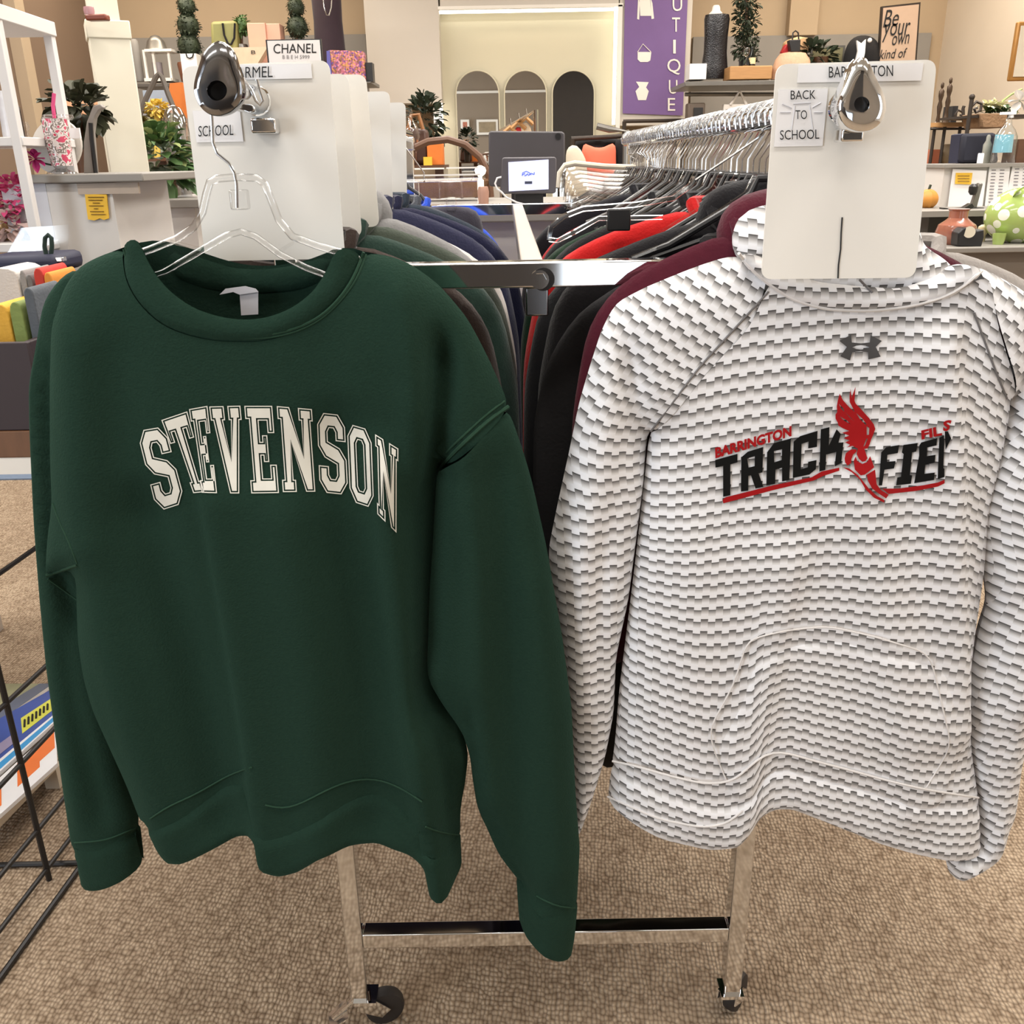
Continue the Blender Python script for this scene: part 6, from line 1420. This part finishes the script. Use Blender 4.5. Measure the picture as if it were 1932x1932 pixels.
t = thing('picture', 'peach toned poster panel on a stand behind the dark leafy plant', 'picture', (at(148, 250, 3.5)[0], 3.5, 0)); MB().px(115, 161, 182, 250, 3.5, .02).build('panel', mat('peach_poster', 'd8a37c', .7, 0, .2, 8), t); c = at(148, 250, 3.5); MB().bb(c[0] - .02, c[0] + .02, 3.505, 3.525, 0, c[2] + .02).build('stand', IRON, t)
# white etagere
EF = 2.08
_z = at(0, 25, EF)[2]; EB = min((abs(at(88, 58, y)[2] - _z), y) for y in np.linspace(2.1, 4.2, 300))[1]; EB = min(max(EB, 2.3), 2.6)
WP = mat('white_enamel', 'd9d5d2', .45, 0, .03, 8)
t = thing('etagere', 'tall white open shelf unit at the left edge of the shop', 'shelf unit', (at(0, 250, EF)[0], (EF + EB) / 2, 0))
xr = at(28, 255, EF)[0]; xb = at(112, 200, EB)[0]; xl = xr - .55
zt_ = at(0, 25, EF)[2] + .02
for x, y in ((xr, EF), (xb, EB), (xl, EF), (xl + .1, EB)):
    MB().bb(x - .010, x + .010, y, y + .020, 0, zt_ - .002).build('post', WP, t, bevel=.002)
for py in (258, 460, 700):
    z = at(28, py, EF)[2]
    m = MB(); m.prism([(xl, EF + .002, z), (xr + .013, EF + .002, z), (xb + .013, EB + .022, z), (xl, EB + .022, z)], (0, 0, -.018)); m.build('shelf_board', WP, t, bevel=.002)
z = zt_; m = MB(); m.prism([(xl, EF + .002, z), (xr + .013, EF + .002, z), (xb + .013, EB + .022, z), (xl, EB + .022, z)], (0, 0, -.03)); m.build('top_board', WP, t, bevel=.002)
zsh = at(28, 258, EF)[2]; zs2 = at(28, 460, EF)[2]


def stand(cx, prof, Y, z0):
    """turned vessel from pixel widths whose foot rests on height z0"""
    m = MB(); lathepx(m, cx, prof, Y); dz = z0 - min(v[2] for v in m.v); m.v = [(a, b_, c + dz) for a, b_, c in m.v]; return m


t = thing('jar', 'white and blue glazed jar on the etagere shelf at the left edge', 'jar', at(14, 252, EF + .1)); stand(14, [(8, 162), (14, 170), (15, 200), (17, 252)], EF + .1, zsh).build('body', mat('blue_white_glaze', 'd6d6da', .25, 0, .25, 26), t)
one(stand(34, [(4, 190), (7, 196), (7, 250), (6, 254)], EF + .13, zsh), 'bottle', mat('umber_glass', '2a1d14', .2), 'dark brown bottle between the glazed jar and the small glass', 'bottle')
one(stand(46, [(6, 218), (8, 228), (4, 238), (6, 250)], EF + .16, zsh), 'glass', CLEAR, 'small clear glass on the etagere right of the dark bottle', 'glass')
one(MB().bb(xr + .02, xr + .05, EF + .2, EF + .206, zsh, zsh + .022), 'price_card', PAPER, 'tiny white price card on the etagere shelf', 'card')
one(stand(4, [(8, 302), (16, 315), (18, 335), (12, 350)], EF + .1, zs2 + .09), 'pot', mat('bronze_pot', 'b08a5c', .25, .4, .1), 'shiny bronze pot under the etagere shelf at the left edge', 'pot') if False else None
one(stand(0, [(10, 330), (22, 345), (24, 380), (16, 400)], EF + .12, zs2), 'pot', mat('bronze_pot', 'b08a5c', .25, .4, .1), 'shiny bronze pot on the lower etagere shelf at the left edge', 'pot')
m = MB(); bush(m, at(24, 372, EF + .1), .042, 170, .02, .02, 1, .8, 1.1, random.Random(21)); one(m, 'flower_bunch', PINK, 'bright pink roses on the lower etagere shelf', 'flowers')
m = MB(); bush(m, at(16, 424, EF + .09), .045, 170, .024, .024, 1.1, .8, .7, random.Random(22)); one(m, 'flower_bunch', mat('blush_petal', 'cdb3ac', .6, 0, .2, 30), 'pale blush flowers under the bright pink roses', 'flowers')

# ------------------------------------------------------------------ bin with packed goods at the left edge
QY = 1.52
xA = at(62, 700, QY)[0]; zR_ = at(30, 645, QY)[2]
t = thing('storage_bin', 'dark brown storage bin on a wooden base at the left edge', 'bin', (xA - .2, QY + .2, 0))
DB = mat('aubergine_board', '33272a', .6, 0, .08, 10)
za = at(62, 632, QY + .0)[2]; zb_ = at(62, 812, QY)[2]; zc2 = at(62, 862, QY)[2]
MB().bb(xA - .75, xA, QY, QY + .012, zb_, za - .012).build('front_panel', DB, t, bevel=.002); MB().bb(xA - .012, xA, QY + .012, QY + .42, zb_, za - .012).build('side_panel', DB, t, bevel=.002); MB().bb(xA - .75, xA, QY + .42, QY + .432, zb_, za + .05).build('back_panel', DB, t, bevel=.002); MB().bb(xA - .75, xA - .012, QY + .012, QY + .42, zb_, zb_ + .012).build('bin_floor', DB, t)
MB().bb(xA - .75, xA + .003, QY - .004, QY + .43, zc2, zb_).build('base_board', mat('walnut_wood', '6d4a30', .5, 0, .25, 12, stretch=(8, 1, 1)), t, bevel=.002)
MB().bb(xA - .75, xA + .002, QY - .002, QY + .43, zc2 - .03, zc2).build('plinth_top', WHITEP, t); 
for x in (xA - .38, xA - .36 + .0): pass
for y in (QY + .06, QY + .40): MB().bb(xA - .75, xA - .72, y, y + .03, 0, zc2 - .03).build('leg', BLACKM, t)
MB().bb(xA - .032, xA - .002, QY + .40, QY + .43, 0, zc2 - .03).build('leg', BLACKM, t)
q0 = atz(62, 868, 0); q1 = atz(64, 905, 0); one(MB().bb(q1[0] - .9, q1[0], q1[1], q0[1], 0, .006), 'rug', mat('blue_rug', '6f7f95', .9, 0, .15, 60), 'blue grey rug edge on the carpet beyond the storage bin', 'rug')
zf = zb_ + .012


def packed(x0, x1, ytop, Y, m, lab, nm='folded_towel', cat='towel', grp='folded goods standing in the dark bin'):
    a = at(x0, ytop, Y); b_ = at(x1, ytop, Y); mb = MB(); n = 6; w = b_[0] - a[0]
    P = [(a[0] + w * .05, a[2] - .01)] + [(a[0] + w * (.5 - .45 * math.cos(k * math.pi / n)), a[2] - .012 + .014 * math.sin(k * math.pi / n)) for k in range(n + 1)] + [(b_[0] - w * .02, zf), (a[0] + w * .02, zf)]
    mb.prism([(x, Y, z) for x, z in P[1:]], (0, .10, 0)); return tag(mb.build(nm, m, None, bevel=.006), lab, cat, grp)


t = packed(-30, 33, 508, QY + .16, mat('white_terry', 'cfc8c2', .85, 0, .06, 60, bump=.3), 'folded white towel packet with round printed mark in the dark bin')
packed(34, 47, 512, QY + .16, mat('grey_terry', '8d8a88', .85, 0, .1, 60, bump=.3), 'light grey folded towel next to the white packet in the bin'); packed(48, 60, 520, QY + .16, mat('dgrey_terry', '6d6b6a', .85, 0, .1, 60, bump=.3), 'darker grey folded towel beside the red one in the bin')
packed(60, 80, 508, QY + .15, mat('red_terry', 'b8342a', .8, 0, .25, 14, bump=.2), 'red folded towel behind the grey ones in the bin'); packed(80, 97, 516, QY + .15, mat('amber_terry', 'd68a34', .8, 0, .25, 14, bump=.2), 'orange yellow folded towel right of the red one in the bin')
packed(-25, 14, 576, QY + .05, mat('mustard_knit', 'd9a53c', .8, 0, .12, 40, bump=.3), 'mustard yellow folded socks at the front of the bin', 'folded_socks', 'socks'); packed(14, 40, 572, QY + .05, mat('leaf_knit', '7d8c4c', .8, 0, .2, 30, bump=.3), 'green yellow folded socks at the front of the bin beside the mustard ones', 'folded_socks', 'socks')
packed(41, 62, 545, QY + .05, mat('slate_knit', '555a60', .8, 0, .12, 40, bump=.3), 'slate grey folded socks at the right front of the bin', 'folded_socks', 'socks')
t = thing('folded_bag', 'navy folded pouch with dark green loop lying across the bin goods', 'bag', at(55, 500, QY + .33)); a = at(-30, 500, QY + .3); b_ = at(118, 497, QY + .3); m = MB(); m.box(((a[0] + b_[0]) / 2, QY + .34, (a[2] + b_[2]) / 2), (b_[0] - a[0], .12, .034), ry=-.02); m.build('pouch', mat('navy_nylon', '20223a', .6, 0, .15, 20), t, bevel=.012)
MB().tube([at(x, y, QY + .3) for x, y in ((88, 484), (84, 465), (85, 449), (91, 443), (97, 449), (98, 465), (96, 484))], .004, 6).build('loop', mat('dark_green_cord', '1c2f28', .8), t); MB().px(104, 486, 117, 494, QY + .285, .02).build('clasp', CHROME, t, bevel=.001)
CB = clearmat('clear_film', base=.08, edge=.5)
t = thing('plastic_sleeve', 'clear plastic sleeve standing behind the navy pouch', 'plastic sleeve', at(70, 500, QY + .45)); pxprism(MB(), [(2, 498), (40, 430), (130, 424), (128, 470), (118, 520), (10, 520)], QY + .46, .004).build('film', CB, t)

# ------------------------------------------------------------------ wire grid stand and magazines, bottom left
GR = .0052
p0 = atz(92, 1655, .006); gx, gy = p0[0], p0[1]
t = thing('wire_stand', 'black wire grid stand at the bottom left beside the green sleeve', 'wire stand', (gx, gy, 0))
pt_ = at(-22, 1100, gy); MB().tube([(gx, gy, 0), (gx, gy, at(-5, 1180, gy)[2] + .10)], GR, 8).build('upright', BLACKM, t)
e = atz(155, 1630, .006); f0 = atz(0, 1845, .006); dv = np.array([e[0] - f0[0], e[1] - f0[1]]); dv /= np.hypot(*dv)


def gridbar(px, py, back, fwd, X=None):
    """bar along the stand through the upright's plane at a picture point"""
    d = CF + CR * ((px - 966) / FPX) + CU * ((966 - py) / FPX)
    nrm = np.array([dv[1], -dv[0]]); s = ((gx * nrm[0] + gy * nrm[1])) / (d[0] * nrm[0] + d[1] * nrm[1]); P = np.array([0, 0, CH]) + d * s
    MB().tube([P + [*(dv * -fwd), 0], P + [*(dv * back), 0]], GR * .85, 8).build('rail', BLACKM, t)


gridbar(22, 1317, .55, .5); gridbar(50, 1430, .55, .5); gridbar(30, 1060, .55, .5); gridbar(76, 1560, .5, .6); gridbar(91, 1636, .1, .7)
q = atz(150, 1628, .006); MB().tube([e + [*(dv * .0), 0], f0 - [*(dv * .3), 0]], GR, 8).build('foot_bar', BLACKM, t); MB().tube([(gx - .5, gy + .03, .006), (q[0], q[1], .006)], GR, 8).build('cross_bar', BLACKM, t)
MB().tube([(gx + dv[0] * .55, gy + dv[1] * .55, 0), (gx + dv[0] * .55, gy + dv[1] * .55, .55)], GR, 8).build('upright', BLACKM, t)
# magazines on a low pale tray
MZ = .09
a0 = atz(105, 1432, MZ - .02); a1 = atz(-60, 1600, MZ - .02); b0 = atz(98, 1292, MZ - .02); b1 = atz(-140, 1292, MZ - .02)
t = thing('low_table', 'low pale wooden tray table under the magazines at the left edge', 'table', ((a0[0] + b1[0]) / 2, (a0[1] + b0[1]) / 2, 0))
m = MB(); m.prism([a0, a1, b1, b0], (0, 0, -.022)); m.build('tabletop', mat('pale_wood', 'd8cbb8', .5, 0, .1, 14, stretch=(1, 6, 1)), t)
for P in (a0, a1, b1, b0): k = (np.array(P) * .9 + np.array((a0 + a1 + b0 + b1) / 4) * .1); MB().bb(k[0] - .015, k[0] + .015, k[1] - .015, k[1] + .015, 0, MZ - .042).build('leg', mat('pale_wood', 'd8cbb8'), t)


def magazine(q, z, lab, cols):
    c = [atz(x, y, z) for x, y in q]; t = thing('magazine', lab, 'magazine', (c[0] + c[2]) / 2, 'magazines on the low table'); MB().prism(c, (0, 0, -.008)).build('pages', PAPER, t)
    for i, (nm, s0, s1, t0, t1, cm) in enumerate(cols):
        P = [bilin2(c, s, u) for s, u in ((s0, t0), (s1, t0), (s1, t1), (s0, t1))]; MB().prism([p + [0, 0, .0004 + .0002 * i] for p in P], (0, 0, -.0003)).build(nm, cm, t)
    return t


def bilin2(c, s, u): return (c[0] * (1 - s) + c[1] * s) * (1 - u) + (c[3] * (1 - s) + c[2] * s) * u


BLU = mat('cover_blue', '2e4b9a', .35, 0, .15, 20); SKY = mat('cover_sky', '2f93d0', .35, 0, .08, 20); LIME = mat('cover_lime', 'cfd04a', .35, 0, .1, 20); SAND = mat('cover_photo', '9a9a78', .35, 0, .55, 14); ORC = mat('cover_orange', 'e8742c', .35, 0, .15, 20); VIO = mat('cover_violet', '8f86a6', .4, 0, .2, 20); WHC = mat('cover_white', 'e8e8ea', .35, 0, .03)
t = magazine([(-60, 1400), (100, 1290), (-40, 1290), (-190, 1330)], MZ - .004, 'magazine with olive photo cover, farthest back on the low table', [('cover', 0, 1, 0, 1, SAND), ('cover_band', .0, 1, .0, .18, mat('cover_slate', '5b6478', .4, 0, .2, 20))])
t = magazine([(-70, 1520), (106, 1360), (98, 1300), (-70, 1395)], MZ + .006, 'blue magazine with lime title block in the middle of the low table', [('cover', 0, 1, 0, 1, BLU), ('cover_band', 0, 1, .0, .22, WHC), ('cover_stripe', 0, 1, .04, .16, SKY), ('title_block', .62, .98, .36, .72, LIME), ('cover_patch', .0, .55, .3, .5, VIO)])
m = MB()
for k in range(7):
    s = .65 + .045 * k; c = [atz(x, y, MZ + .006) for x, y in [(-70, 1520), (106, 1360), (98, 1300), (-70, 1395)]]
    p = bilin2(c, s, .46) + [0, 0, .0018]; p2 = bilin2(c, s + .01, .62) + [0, 0, .0018]; m.tube([p, p2], .0022, 4)
m.build('title_marks', INK, t)
t = magazine([(-70, 1600), (108, 1440), (105, 1372), (-70, 1530)], MZ + .004, 'white magazine with orange blob illustration nearest the front of the low table', [('cover', 0, 1, 0, 1, WHC), ('blob', .55, .8, .3, .95, ORC), ('blob', .78, .98, .45, .98, ORC), ('blob', .1, .38, .2, .7, ORC)])
